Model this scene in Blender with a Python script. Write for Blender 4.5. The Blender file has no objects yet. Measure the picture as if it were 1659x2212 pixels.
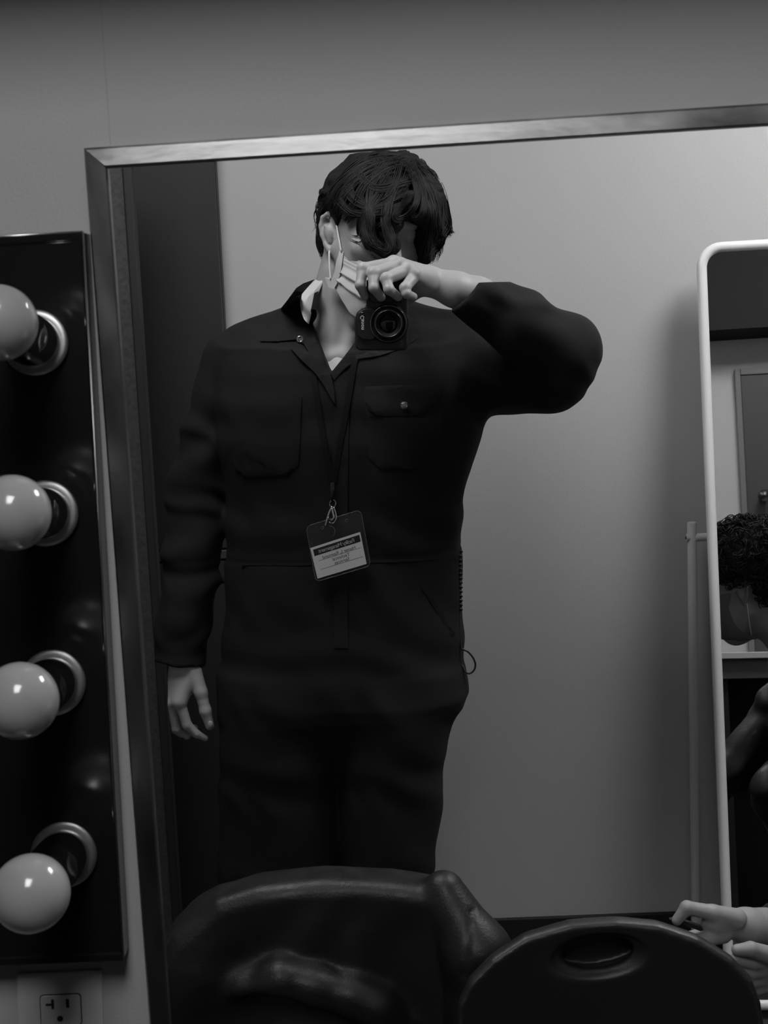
import bpy, bmesh, math, random
import numpy as np
import openvdb as vdb
from mathutils import Vector, Matrix
from mathutils.bvhtree import BVHTree
from mathutils.geometry import tessellate_polygon

random.seed(5)
RNG = np.random.default_rng(11)
SC = bpy.context.scene
COL = SC.collection
F = 2900.0                      # focal length in pixels of the 1659 x 2212 frame
EYE = np.array([0.0, 0.0, 1.56])


def nrm(v):
    v = np.asarray(v, float)
    return v / np.linalg.norm(v)


# world axes seen in camera coordinates (right, down, forward)
Y_C = nrm([10.0, -411.0, F])
DN = np.array([0.042, 1.0, 0.0])
DN[2] = -(DN[0] * Y_C[0] + DN[1] * Y_C[1]) / Y_C[2]
Z_C = -nrm(DN)
X_C = np.cross(Y_C, Z_C)
RIGHT = np.array([X_C[0], Y_C[0], Z_C[0]])
DOWN = np.array([X_C[1], Y_C[1], Z_C[1]])
FWD = np.array([X_C[2], Y_C[2], Z_C[2]])


def ray(px, py):
    return nrm(RIGHT * (px - 829.5) + DOWN * (py - 1106.0) + FWD * F)


def P(px, py, y):
    d = ray(px, py)
    return EYE + d * (y / d[1])


def S(px, p):
    """length in metres of px pixels at point p"""
    return px * float(np.dot(np.asarray(p) - EYE, FWD)) / F


def proj(p):
    d = np.asarray(p) - EYE
    z = d @ FWD
    return (829.5 + F * (d @ RIGHT) / z, 1106 + F * (d @ DOWN) / z)


# ------------------------------------------------------------------ materials
MATS = {}


def mat(name, base, rough=0.5, metal=0.0, bump=0.0, bscale=200.0, var=0.0, vscale=6.0,
        spec=0.5, aniso=0.0, sss=0.0, sheen=0.0, coat=0.0, alpha=1.0, trans=0.0, rvar=0.0, stretch=None, emit=0.0):
    if name in MATS:
        return MATS[name]
    m = bpy.data.materials.new(name)
    m.use_nodes = True
    nt = m.node_tree
    b = nt.nodes['Principled BSDF']
    b.inputs['Base Color'].default_value = (base, base, base, 1)
    b.inputs['Roughness'].default_value = rough
    b.inputs['Metallic'].default_value = metal
    b.inputs['Specular IOR Level'].default_value = spec
    b.inputs['Anisotropic'].default_value = aniso
    b.inputs['Coat Weight'].default_value = coat
    b.inputs['Sheen Weight'].default_value = sheen
    b.inputs['Alpha'].default_value = alpha
    b.inputs['Transmission Weight'].default_value = trans
    if sss:
        b.inputs['Subsurface Weight'].default_value = sss
        b.inputs['Subsurface Radius'].default_value = (0.008, 0.008, 0.008)
        b.inputs['Subsurface Scale'].default_value = 1.0
    if emit:
        b.inputs['Emission Color'].default_value = (1, 1, 1, 1)
        b.inputs['Emission Strength'].default_value = emit
    tc = nt.nodes.new('ShaderNodeTexCoord')
    src = tc.outputs['Object']
    if stretch:
        mp = nt.nodes.new('ShaderNodeMapping')
        mp.inputs['Scale'].default_value = stretch
        nt.links.new(src, mp.inputs['Vector'])
        src = mp.outputs['Vector']
    if var:
        n = nt.nodes.new('ShaderNodeTexNoise')
        n.inputs['Scale'].default_value = vscale
        n.inputs['Detail'].default_value = 5
        nt.links.new(src, n.inputs['Vector'])
        r = nt.nodes.new('ShaderNodeMapRange')
        r.inputs['From Min'].default_value = 0.3
        r.inputs['From Max'].default_value = 0.7
        r.inputs['To Min'].default_value = base * (1 - var)
        r.inputs['To Max'].default_value = base * (1 + var)
        nt.links.new(n.outputs['Fac'], r.inputs['Value'])
        nt.links.new(r.outputs['Result'], b.inputs['Base Color'])
    if rvar:
        n2 = nt.nodes.new('ShaderNodeTexNoise')
        n2.inputs['Scale'].default_value = vscale
        n2.inputs['Detail'].default_value = 6
        nt.links.new(src, n2.inputs['Vector'])
        r2 = nt.nodes.new('ShaderNodeMapRange')
        r2.inputs['From Min'].default_value = 0.3
        r2.inputs['From Max'].default_value = 0.7
        r2.inputs['To Min'].default_value = max(0.02, rough - rvar)
        r2.inputs['To Max'].default_value = rough + rvar
        nt.links.new(n2.outputs['Fac'], r2.inputs['Value'])
        nt.links.new(r2.outputs['Result'], b.inputs['Roughness'])
    if bump:
        n3 = nt.nodes.new('ShaderNodeTexNoise')
        n3.inputs['Scale'].default_value = bscale
        n3.inputs['Detail'].default_value = 3
        nt.links.new(src, n3.inputs['Vector'])
        bp = nt.nodes.new('ShaderNodeBump')
        bp.inputs['Strength'].default_value = bump
        bp.inputs['Distance'].default_value = 0.002
        nt.links.new(n3.outputs['Fac'], bp.inputs['Height'])
        nt.links.new(bp.outputs['Normal'], b.inputs['Normal'])
    MATS[name] = m
    return m


# ------------------------------------------------------------------ objects
def link(name, verts, faces, m, parent=None, smooth=True, label=None):
    me = bpy.data.meshes.new(name)
    me.from_pydata([tuple(map(float, v)) for v in verts], [], [tuple(map(int, f)) for f in faces])
    me.update()
    if smooth:
        me.polygons.foreach_set('use_smooth', [True] * len(me.polygons))
    o = bpy.data.objects.new(name, me)
    COL.objects.link(o)
    if m:
        me.materials.append(m)
    if parent is not None:
        o.parent = parent
        o.matrix_parent_inverse = Matrix.Translation(-parent.location)
    if label:
        o['label'] = label
    return o


def fast_mesh(name, pts, quads, m, parent=None):
    me = bpy.data.meshes.new(name)
    pts = np.asarray(pts, np.float32)
    quads = np.asarray(quads, np.int32)
    me.vertices.add(len(pts))
    me.vertices.foreach_set('co', pts.ravel())
    n = len(quads)
    me.loops.add(n * 4)
    me.loops.foreach_set('vertex_index', quads.ravel())
    me.polygons.add(n)
    me.polygons.foreach_set('loop_start', np.arange(0, n * 4, 4, dtype=np.int32))
    me.polygons.foreach_set('loop_total', np.full(n, 4, np.int32))
    me.update(calc_edges=True)
    me.validate()
    me.polygons.foreach_set('use_smooth', np.ones(len(me.polygons), bool))
    o = bpy.data.objects.new(name, me)
    COL.objects.link(o)
    if m:
        me.materials.append(m)
    if parent is not None:
        o.parent = parent
        o.matrix_parent_inverse = Matrix.Translation(-parent.location)
    return o


def thing(name, loc, label, cat, group=None):
    o = bpy.data.objects.new(name, None)
    o.empty_display_size = 0.05
    COL.objects.link(o)
    o.location = tuple(map(float, loc))
    o['label'] = label
    o['category'] = cat
    if group:
        o['group'] = group
    return o


def tag(o, label, cat, group=None):
    o['label'] = label
    o['category'] = cat
    if group:
        o['group'] = group
    return o


def structure(o):
    o['kind'] = 'structure'
    return o


class MB:
    """collects shapes into one mesh"""

    def __init__(self):
        self.v = []
        self.f = []

    def add(self, verts, faces):
        n = len(self.v)
        self.v += [tuple(map(float, p)) for p in verts]
        self.f += [tuple(i + n for i in f) for f in faces]
        return self

    def box(self, a, b):
        a = np.minimum(a, b) * 1.0, np.maximum(a, b) * 1.0
        (x0, y0, z0), (x1, y1, z1) = a
        return self.add([(x0, y0, z0), (x1, y0, z0), (x1, y1, z0), (x0, y1, z0),
                         (x0, y0, z1), (x1, y0, z1), (x1, y1, z1), (x0, y1, z1)],
                        [(0, 3, 2, 1), (4, 5, 6, 7), (0, 1, 5, 4), (1, 2, 6, 5), (2, 3, 7, 6), (3, 0, 4, 7)])

    def prism(self, front, back):
        """closed loft between two loops with the same number of points"""
        n = len(front)
        return self.add(list(front) + list(back),
                        [tuple(range(n)), tuple(range(2 * n - 1, n - 1, -1))] +
                        [(i, i + n, (i + 1) % n + n, (i + 1) % n) for i in range(n)])

    def tube(self, pts, rad, sides=8, closed=False, cap=True):
        pts = [np.asarray(p, float) for p in pts]
        n = len(pts)
        if not hasattr(rad, '__len__'):
            rad = [rad] * n
        t = []
        for i in range(n):
            if closed:
                d = pts[(i + 1) % n] - pts[i - 1]
            else:
                d = pts[min(i + 1, n - 1)] - pts[max(i - 1, 0)]
            t.append(nrm(d + 1e-12))
        u = np.cross(t[0], [0.31, 0.2, 0.93])
        u = nrm(u)
        vs = []
        for i in range(n):
            u = u - t[i] * np.dot(u, t[i])
            u = nrm(u)
            w = np.cross(t[i], u)
            for k in range(sides):
                a = 2 * math.pi * k / sides
                vs.append(pts[i] + rad[i] * (math.cos(a) * u + math.sin(a) * w))
        fs = []
        m = n if closed else n - 1
        for i in range(m):
            j = (i + 1) % n
            for k in range(sides):
                l = (k + 1) % sides
                fs.append((i * sides + k, i * sides + l, j * sides + l, j * sides + k))
        if cap and not closed:
            fs.append(tuple(range(sides - 1, -1, -1)))
            fs.append(tuple((n - 1) * sides + k for k in range(sides)))
        return self.add(vs, fs)

    def lathe(self, origin, axis, prof, sides=48):
        """prof: list of (radius, height along axis)"""
        axis = nrm(axis)
        u = nrm(np.cross(axis, [0.01, 0.02, 1.0]))
        w = np.cross(axis, u)
        vs = []
        for r, h in prof:
            for k in range(sides):
                a = 2 * math.pi * k / sides
                vs.append(np.asarray(origin) + axis * h + max(r, 1e-5) * (math.cos(a) * u + math.sin(a) * w))
        fs = []
        for i in range(len(prof) - 1):
            for k in range(sides):
                l = (k + 1) % sides
                fs.append((i * sides + k, i * sides + l, (i + 1) * sides + l, (i + 1) * sides + k))
        return self.add(vs, fs)

    def build(self, name, m, parent=None, smooth=False, bevel=0.0, seg=2, label=None, autos=False):
        o = link(name, self.v, self.f, m, parent, smooth, label)
        bm = bmesh.new()
        bm.from_mesh(o.data)
        bmesh.ops.recalc_face_normals(bm, faces=bm.faces[:])
        bm.to_mesh(o.data)
        bm.free()
        if bevel:
            md = o.modifiers.new('bevel', 'BEVEL')
            md.width = bevel
            md.segments = seg
            md.limit_method = 'ANGLE'
            md.harden_normals = False
        if autos:
            for e in o.data.edges:
                pass
            md = o.modifiers.new('split', 'EDGE_SPLIT')
            md.split_angle = math.radians(35)
        return o


# ------------------------------------------------------------------ signed distance modelling
def smin(a, b, k):
    h = np.clip(0.5 + 0.5 * (b - a) / k, 0, 1)
    return b + (a - b) * h - k * h * (1 - h)


def smax(a, b, k):
    return -smin(-a, -b, k)


def cap(p, a, b, r1, r2=None, flat=None):
    """tapered capsule; flat=(axis, factor) stretches it across an axis"""
    if r2 is None:
        r2 = r1
    a = np.asarray(a, np.float32)
    b = np.asarray(b, np.float32)
    pa = p - a
    ba = b - a
    h = np.clip((pa @ ba) / max(float(ba @ ba), 1e-9), 0, 1)
    q = pa - h[..., None] * ba
    if flat is not None:
        ax = np.asarray(nrm(flat[0]), np.float32)
        c = q @ ax
        q = q + (c * (1.0 / flat[1] - 1.0))[..., None] * ax
    return np.sqrt((q * q).sum(-1)) - (r1 + (r2 - r1) * h)


def ell(p, c, r, R=None):
    q = p - np.asarray(c, np.float32)
    if R is not None:
        q = q @ np.asarray(R, np.float32)
    r = np.asarray(r, np.float32)
    k0 = np.sqrt(((q / r) ** 2).sum(-1))
    k1 = np.sqrt(((q / (r * r)) ** 2).sum(-1)) + 1e-9
    return k0 * (k0 - 1.0) / k1


def rot(rx=0, ry=0, rz=0):
    return np.array((Matrix.Rotation(rz, 3, 'Z') @ Matrix.Rotation(ry, 3, 'Y') @ Matrix.Rotation(rx, 3, 'X')))


def poly2(x, z, pts):
    """signed distance to a polygon in the x-z plane"""
    pts = np.asarray(pts, np.float32)
    d = np.full(x.shape, 1e9, np.float32)
    s = np.ones(x.shape, np.float32)
    n = len(pts)
    for i in range(n):
        j = (i - 1) % n
        ex, ez = pts[j] - pts[i]
        wx, wz = x - pts[i][0], z - pts[i][1]
        t = np.clip((wx * ex + wz * ez) / (ex * ex + ez * ez), 0, 1)
        bx, bz = wx - ex * t, wz - ez * t
        d = np.minimum(d, bx * bx + bz * bz)
        c1 = z >= pts[i][1]
        c2 = z < pts[j][1]
        c3 = ex * wz > ez * wx
        flip = (c1 & c2 & c3) | (~c1 & ~c2 & ~c3)
        s = np.where(flip, -s, s)
    return s * np.sqrt(d)


def loft(p, rows, axis_pow=2.3):
    """elliptical loft along z. rows: (z, cx, cy, a, b) sorted by z"""
    rows = sorted(rows)
    zz = [r[0] for r in rows]
    z = p[..., 2]
    g = [np.interp(z, zz, [r[i] for r in rows]).astype(np.float32) for i in range(1, 5)]
    u = np.abs(p[..., 0] - g[0]) / g[2]
    v = np.abs(p[..., 1] - g[1]) / g[3]
    k = (u ** axis_pow + v ** axis_pow) ** (1 / axis_pow)
    d = (k - 1) * np.minimum(g[2], g[3])
    # use a gentler gradient on the wide side
    d = np.where(k > 0.2, (k - 1) * np.sqrt((p[..., 0] - g[0]) ** 2 + (p[..., 1] - g[1]) ** 2) / np.maximum(k, 0.2), d)
    return np.maximum(np.maximum(d, z - zz[-1]), zz[0] - z)


def sdf_mesh(name, fn, lo, hi, vox, m, parent=None):
    lo = np.asarray(lo, float)
    hi = np.asarray(hi, float)
    n = np.ceil((hi - lo) / vox).astype(int) + 1
    ys = lo[1] + vox * np.arange(n[1])
    zs = lo[2] + vox * np.arange(n[2])
    A = np.empty(tuple(n), np.float32)
    step = max(1, int(600000 / (n[1] * n[2])))
    for i in range(0, n[0], step):
        xs = lo[0] + vox * np.arange(i, min(i + step, n[0]))
        g = np.stack(np.meshgrid(xs, ys, zs, indexing='ij'), -1).astype(np.float32)
        A[i:i + len(xs)] = fn(g)
    A[0] = A[-1] = vox
    A[:, 0] = A[:, -1] = vox
    A[:, :, 0] = A[:, :, -1] = vox
    gr = vdb.FloatGrid(vox * 3)
    gr.copyFromArray(np.clip(A, -vox * 3, vox * 3))
    pts, quads = gr.convertToQuads(0.0)
    pts = np.asarray(pts) * vox + lo
    quads = np.asarray(quads)
    v0, v1, v2 = pts[quads[:, 0]], pts[quads[:, 1]], pts[quads[:, 2]]
    vol = (v0 * np.cross(v1, v2)).sum() + (v0 * np.cross(v2, pts[quads[:, 3]])).sum()
    if vol < 0:
        quads = quads[:, ::-1]
    return fast_mesh(name, pts, quads, m, parent)


def wav(p, k, f, ph=0.0, warp=1.5, f2=0.37):
    """folded-cloth ripple: a warped sine along direction k"""
    k = np.asarray(nrm(k), np.float32)
    t = p @ k
    w = np.sin(p[..., 0] * f * f2 + ph) + np.sin(p[..., 2] * f * f2 * 1.3 + 1.7 * ph) + np.sin(p[..., 1] * f * f2 * 1.1 + ph)
    return np.sin(t * f + warp * w + ph)


def bvh(*objs):
    vs, fs = [], []
    for o in objs:
        n = len(vs)
        vs += [tuple(v.co) for v in o.data.vertices]
        fs += [tuple(i + n for i in p.vertices) for p in o.data.polygons]
    return BVHTree.FromPolygons(vs, fs)


def onto(tree, px, py, default, off=0.0):
    """point where the line of sight through a spot meets a modelled surface"""
    d = ray(px, py)
    hit = tree.ray_cast(Vector(EYE), Vector(d))
    if hit[0] is None:
        return P(px, py, default)
    y = hit[0][1]
    if abs(y - default) > 0.16:
        y = default
    q = P(px, py, y)
    return q - d * off


def patch(name, poly, tree, default, off, thick, m, parent, sub=9.0, label=None, smooth=True, bulge=0.0):
    """piece of cloth laid on a modelled surface: outline in frame positions, own thickness"""
    bm = bmesh.new()
    vs = [bm.verts.new((x, y, 0)) for x, y in poly]
    fc = bm.faces.new(vs)
    bmesh.ops.triangulate(bm, faces=[fc])
    xs = [q[0] for q in poly]
    ys = [q[1] for q in poly]
    for axis, lo, hi in ((0, min(xs), max(xs)), (1, min(ys), max(ys))):
        c = lo + sub
        while c < hi:
            no = [0, 0, 0]
            no[axis] = 1
            co = [0, 0, 0]
            co[axis] = c
            bmesh.ops.bisect_plane(bm, geom=bm.verts[:] + bm.edges[:] + bm.faces[:], plane_co=co, plane_no=no, dist=0.01)
            c += sub
    bm.verts.ensure_lookup_table()
    bm.verts.index_update()
    co = np.array([v.co[:2] for v in bm.verts])
    bound = np.array([v.is_boundary for v in bm.verts])
    top = np.array([onto(tree, x, y, default, 0.0) for x, y in co])
    # smooth the draped height a little
    for _ in range(3):
        yy = top[:, 1].copy()
        for v in bm.verts:
            nb = [e.other_vert(v).index for e in v.link_edges]
            yy[v.index] = 0.4 * top[v.index, 1] + 0.6 * np.mean(top[nb, 1])
        for i, (x, y) in enumerate(co):
            top[i] = P(x, y, yy[i])
    o1 = []
    o2 = []
    for i, (x, y) in enumerate(co):
        d = ray(x, y)
        b = 0.0 if bound[i] else bulge
        o1.append(top[i] - d * (off + thick + b))
        o2.append(top[i] - d * (off * (0.3 if not bound[i] else 1.0) - 0.001))
    n = len(co)
    fs = [tuple(v.index for v in f.verts) for f in bm.faces]
    allf = list(fs) + [tuple(i + n for i in reversed(f)) for f in fs]
    for e in bm.edges:
        if e.is_boundary:
            a, b = e.verts[0].index, e.verts[1].index
            allf.append((a, b, b + n, a + n))
    bm.free()
    mb = MB()
    mb.add(o1 + o2, allf)
    return mb.build(name, m, parent, smooth=smooth, label=label, autos=True)


def catmull(pts, n=8, closed=False):
    pts = np.asarray(pts, float)
    m = len(pts)
    out = []
    rng = range(m if closed else m - 1)
    for i in rng:
        if closed:
            p0, p1, p2, p3 = pts[(i - 1) % m], pts[i], pts[(i + 1) % m], pts[(i + 2) % m]
        else:
            p0, p1, p2, p3 = pts[max(i - 1, 0)], pts[i], pts[i + 1], pts[min(i + 2, m - 1)]
        for k in range(n):
            t = k / n
            out.append(0.5 * ((2 * p1) + (-p0 + p2) * t + (2 * p0 - 5 * p1 + 4 * p2 - p3) * t * t + (-p0 + 3 * p1 - 3 * p2 + p3) * t ** 3))
    if not closed:
        out.append(pts[-1])
    return np.array(out)


def text_mesh(name, body, size, m, parent, origin, ux, uy, align='CENTER', ext=0.0002, shear=0.0, offset=0.0, space=1.0, label=None):
    """lettering as geometry: ux is the reading direction, uy the letters' up"""
    cu = bpy.data.curves.new(name + '_curve', 'FONT')
    cu.body = body
    cu.size = size
    cu.align_x = align
    cu.align_y = 'CENTER'
    cu.extrude = ext
    cu.shear = shear
    cu.offset = offset
    cu.space_character = space
    to = bpy.data.objects.new(name + '_tmp', cu)
    COL.objects.link(to)
    dg = bpy.context.evaluated_depsgraph_get()
    me = bpy.data.meshes.new_from_object(to.evaluated_get(dg))
    co = np.array([v.co[:] for v in me.vertices])
    fs = [tuple(p.vertices) for p in me.polygons]
    bpy.data.objects.remove(to)
    bpy.data.curves.remove(cu)
    bpy.data.meshes.remove(me)
    ux = nrm(ux)
    uy = nrm(uy)
    uz = np.cross(ux, uy)
    vs = np.asarray(origin) + co[:, 0:1] * ux + co[:, 1:2] * uy + co[:, 2:3] * uz
    return link(name, vs, fs, m, parent, smooth=False, label=label)
# ------------------------------------------------------------------ shared materials
M_WALL = mat('painted_wall', 0.50, 0.75, bump=0.15, bscale=350, var=0.03, vscale=3)
M_WALLB = mat('painted_back_wall', 0.50, 0.7, bump=0.12, bscale=300, var=0.025, vscale=2)
M_CEIL = mat('ceiling_paint', 0.6, 0.9, bump=0.2, bscale=120)
M_FLOOR = mat('dark_floor', 0.04, 0.5, var=0.2, vscale=5)
M_STEEL = mat('brushed_steel', 0.30, 0.42, metal=1.0, bump=0.12, bscale=60, rvar=0.07, vscale=14, var=0.35, stretch=(1, 3, 2.2))
M_STEEL_DARK = mat('brushed_steel_darkened', 0.20, 0.38, metal=1.0, bump=0.1, bscale=60, rvar=0.05, vscale=14, var=0.15, stretch=(2.2, 3, 1))  # same steel coloured darker, standing in for the dark it reflects
M_CHROME = mat('chrome', 0.72, 0.08, metal=1.0)
M_BLACKGLASS = mat('polished_dark_panel', 0.012, 0.14, spec=0.5)
M_BULB = mat('opal_glass', 0.42, 0.16, spec=0.6, coat=0.3)
M_PLASTIC = mat('outlet_plastic', 0.62, 0.35)
M_DARK = mat('dark_slot', 0.01, 0.6)
M_CAB = mat('dark_laminate', 0.021, 0.55, bump=0.1, bscale=200)
M_PANEL = mat('speckled_dark_fabric', 0.055, 0.9, bump=0.5, bscale=500, var=0.25, vscale=120)
M_BASE = mat('rubber_baseboard', 0.012, 0.6)
M_LAMP = mat('lamp_diffuser', 0.8, 0.5, emit=1.0)

YM = 1.18       # mirror frame face
YW = 1.195      # wall face
YB = 3.118       # far wall face
XL, XR, YN, ZC = -2.1, 2.3, -2.4, 2.68

# ---- room shell
structure(MB().box((XL, YN, -0.05), (XR, YB + 0.1, 0)).build('floor', M_FLOOR))
structure(MB().box((XL - 0.1, YN, ZC), (XR + 0.1, YB + 0.1, ZC + 0.05)).build('ceiling', M_CEIL))
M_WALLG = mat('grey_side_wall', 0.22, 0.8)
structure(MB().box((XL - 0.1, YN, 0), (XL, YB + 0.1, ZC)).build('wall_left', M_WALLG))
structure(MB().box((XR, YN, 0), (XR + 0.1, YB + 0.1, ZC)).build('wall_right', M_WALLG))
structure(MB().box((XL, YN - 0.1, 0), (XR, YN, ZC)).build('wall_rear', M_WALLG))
structure(MB().box((XL, YB, 0), (XR, YB + 0.1, ZC)).build('wall_back', M_WALLB))
structure(MB().box((XL, YB - 0.012, 0), (XR, YB, 0.105)).build('baseboard_back', M_BASE, bevel=0.003))

# ---- mirror frame, outline taken on its own plane
FR_OUT = [P(179, 318, YM), P(1659 + 420, 222 - 28, YM)]
out_tl, out_tr = P(179.5, 319, YM), P(2079, 194, YM)
in_tl, in_tr = P(231, 361, YM), P(2030, 246, YM)
dl = P(322, 2212, YM) - out_tl
dl = dl / dl[2]
dli = P(366, 2212, YM) - in_tl
dli = dli / dli[2]
ZBOT = 0.34
out_bl = out_tl + dl * (ZBOT - out_tl[2])
in_bl = in_tl + dli * (ZBOT + 0.02 - in_tl[2])
out_br = np.array([out_tr[0] + 0.02, YM, ZBOT - 0.01])
in_br = np.array([in_tr[0] + 0.01, YM, ZBOT + 0.012])


def yy(p, y):
    q = np.array(p, float)
    q[1] = y
    return q


# wall with the opening of the mirror, hidden behind the frame bars
mid = lambda a, b: a * 0.42 + b * 0.58
hole = [mid(out_tl, in_tl), mid(out_tr, in_tr), mid(out_br, in_br), mid(out_bl, in_bl)]
hole = [(h[0], h[2]) for h in hole]
outer = [(XL, ZC), (XR, ZC), (XR, 0), (XL, 0)]
mb = MB()
for y, flip in ((YW, False), (YW + 0.01, True)):
    vs = [(x, y, z) for x, z in outer + hole]
    fs = [(i, (i + 1) % 4, (i + 1) % 4 + 4, i + 4) for i in range(4)]
    mb.add(vs, fs)
vs = [(x, YW, z) for x, z in hole] + [(x, YW + 0.01, z) for x, z in hole]
mb.add(vs, [(i, (i + 1) % 4, (i + 1) % 4 + 4, i + 4) for i in range(4)])
structure(mb.build('wall_front', M_WALL))
a, b = P(213, -60, YW), P(216, 300, YW)
structure(MB().box((a[0] - 0.0006, YW - 0.0008, b[2] - 0.02), (a[0] + 0.0006, YW + 0.001, ZC)).build('trim_1', mat('wall_joint', 0.45, 0.8)))

mir = thing('wall_mirror', (out_bl[0] + 0.6, YM, ZBOT), 'large wall mirror with brushed metal frame holding the reflected room', 'mirror')


def bar(o1, o2, i1, i2, m, ridge, name='frame_bar'):
    """frame profile: outer lip, face, inner lip"""
    b1, b2 = o1 * 0.90 + i1 * 0.10, o2 * 0.90 + i2 * 0.10
    rows = [[yy(o1, YW - 0.0005), yy(o2, YW - 0.0005)],
            [yy(o1, YM + 0.003), yy(o2, YM + 0.003)],
            [yy(b1, YM + ridge[0]), yy(b2, YM + ridge[0])],
            [yy(i1 * 0.93 + o1 * 0.07, YM + ridge[1]), yy(i2 * 0.93 + o2 * 0.07, YM + ridge[1])],
            [yy(i1, YM + ridge[1] + 0.0016), yy(i2, YM + ridge[1] + 0.0016)],
            [yy(i1, YM + 0.010), yy(i2, YM + 0.010)],
            [yy(o1 * 0.4 + i1 * 0.6, YW - 0.0005), yy(o2 * 0.4 + i2 * 0.6, YW - 0.0005)]]
    n = len(rows)
    vs = [r[0] for r in rows] + [r[1] for r in rows]
    fs = [(i, (i + 1) % n, (i + 1) % n + n, i + n) for i in range(n)]
    fs += [tuple(range(n)), tuple(range(2 * n - 1, n - 1, -1))]
    return MB().add(vs, fs).build(name, m, mir, smooth=False)


bar(out_tl, out_tr, in_tl, in_tr, M_STEEL, (0.0030, -0.0026))
bar(out_bl, out_tl, in_bl, in_tl, M_STEEL_DARK, (0.0, -0.0003))
bar(out_br, out_bl, in_br, in_bl, M_STEEL, (0.0, 0.0))
bar(out_tr, out_br, in_tr, in_br, M_STEEL_DARK, (0.0, 0.0))

# ---- vanity light strip
YF = 1.165
c_tr, c_br = P(178, 501, YF), P(266, 2076, YF)
c_tl = P(-180, 521, YF)
c_bl = P(-94, 2090, YF)
van = thing('vanity_light', (c_bl[0], YW, c_bl[2]), 'dark polished makeup light strip with round white bulbs left of the mirror', 'light fixture')
loop = [c_tl, c_tr, c_br, c_bl]
lip = 0.0035


def shrink(l, d):
    c = sum(l) / 4
    return [p + nrm(c - p) * d * 1.4 for p in l]


hb = MB()
fr = [yy(p, YF) for p in loop]
bk = [yy(p, YW - 0.0005) for p in loop]
inn = shrink(fr, 0.0045)
inn2 = [yy(p, YF + 0.0012) for p in shrink(fr, 0.006)]
vs = bk + fr + inn + inn2
fs = [(3, 2, 1, 0), (12, 13, 14, 15)]
for k in range(3):
    fs += [(k * 4 + i, k * 4 + (i + 1) % 4, k * 4 + 4 + (i + 1) % 4, k * 4 + 4 + i) for i in range(4)]
hb.add(vs, fs)
hb.build('housing', M_BLACKGLASS, van, bevel=0.0012, seg=2)
MB().tube([yy(c_tl, YF + 0.001), yy(c_tr, YF + 0.001)], 0.0013, 8).build('edge_highlight', mat('edge_highlight_bright', 0.62, 0.30, metal=1.0), van, smooth=True)  # thin tube added to draw the bright highlight along the housing's top lip
MB().tube([yy(c_tr, YF + 0.001), yy(c_br, YF + 0.001)], 0.0011, 8).build('edge_highlight', mat('edge_highlight_dull', 0.30, 0.35, metal=1.0), van, smooth=True)  # added tube again, drawing the fainter highlight down the right edge
p_scr = P(227, 1290, YF + 0.016)
ax = -nrm(ray(760, 1120))
bulbs = [((77, 741), (-2, 697), 84), ((99, 1109), (27, 1106), 84), ((115, 1474), (43, 1514), 85), ((139, 1845), (64, 1928), 86)]
for (dx, dy), (bx, by), br in bulbs:
    base = P(dx, dy, YF - 0.0005)
    R = S(71, base)
    # height along the axis at which the bulb sits where it is seen
    best = min(np.linspace(0.05, 0.2, 301), key=lambda h: (proj(base + ax * h)[0] - bx) ** 2 + (proj(base + ax * h)[1] - by) ** 2)
    c = base + ax * best
    rb = S(br, c) * 0.985
    h0 = best - rb
    sk = MB().lathe(base, ax, [(0, 0), (R, 0), (R, 0.0022), (R * 0.97, 0.0028), (R * 0.80, 0.0028), (R * 0.78, 0.005), (R * 0.77, h0 * 0.55), (R * 0.75, h0 * 0.6),
                               (R * 0.73, h0 * 0.62), (R * 0.73, h0 * 0.95), (R * 0.75, h0 * 1.0), (R * 0.73, h0 * 1.05), (R * 0.64, h0 * 1.05), (R * 0.60, h0 * 0.7), (0, h0 * 0.7)], 56
                    ).build('socket', M_CHROME, van, smooth=True, autos=True)
    MB().lathe(base, ax, [(R * 0.76, 0.0029), (R * 1.0, 0.0010), (R * 1.005, 0.0026), (R * 0.985, 0.0034), (R * 0.90, 0.0041), (R * 0.78, 0.0046), (R * 0.76, 0.0044), (R * 0.76, 0.0029)], 56).build('base_ring', mat('ring_chrome', 0.45, 0.42, metal=1.0), van, smooth=True)
    prof = []
    for k in range(33):
        a = math.pi * k / 32
        prof.append((rb * math.sin(a), best - rb * math.cos(a)))
    neck = [(0.0, h0 * 0.72), (0.013, h0 * 0.72), (0.0145, h0 * 0.95), (0.017, best - rb * 0.93)]
    prof = neck + [q for q in prof if q[1] > best - rb * 0.86]
    bb = MB().lathe(base, ax, prof, 56).build('bulb', M_BULB, van, smooth=True)
MB().lathe(P(228, 1290, YW - 0.004), (0, -1, 0), [(0, 0.001), (0.0022, 0.001), (0.0026, 0), (0.0026, -0.003)], 16).build('screw', M_CHROME, van, smooth=True)

# ---- wall outlet
o_c = P(133, 2197, YW)
out = thing('wall_outlet', (o_c[0], YW, o_c[2]), 'pale power outlet on the wall below the makeup lights', 'outlet')


def on_wall(px, py, d=0.0):
    return P(px, py, YW - d)


pl = [on_wall(38, 2100), on_wall(222, 2092), on_wall(228, 2330), on_wall(44, 2338)]
MB().prism([yy(p, YW - 0.004) for p in pl], [yy(p, YW - 0.0004) for p in pl]).build('cover_plate', M_PLASTIC, out, bevel=0.0015)


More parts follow.
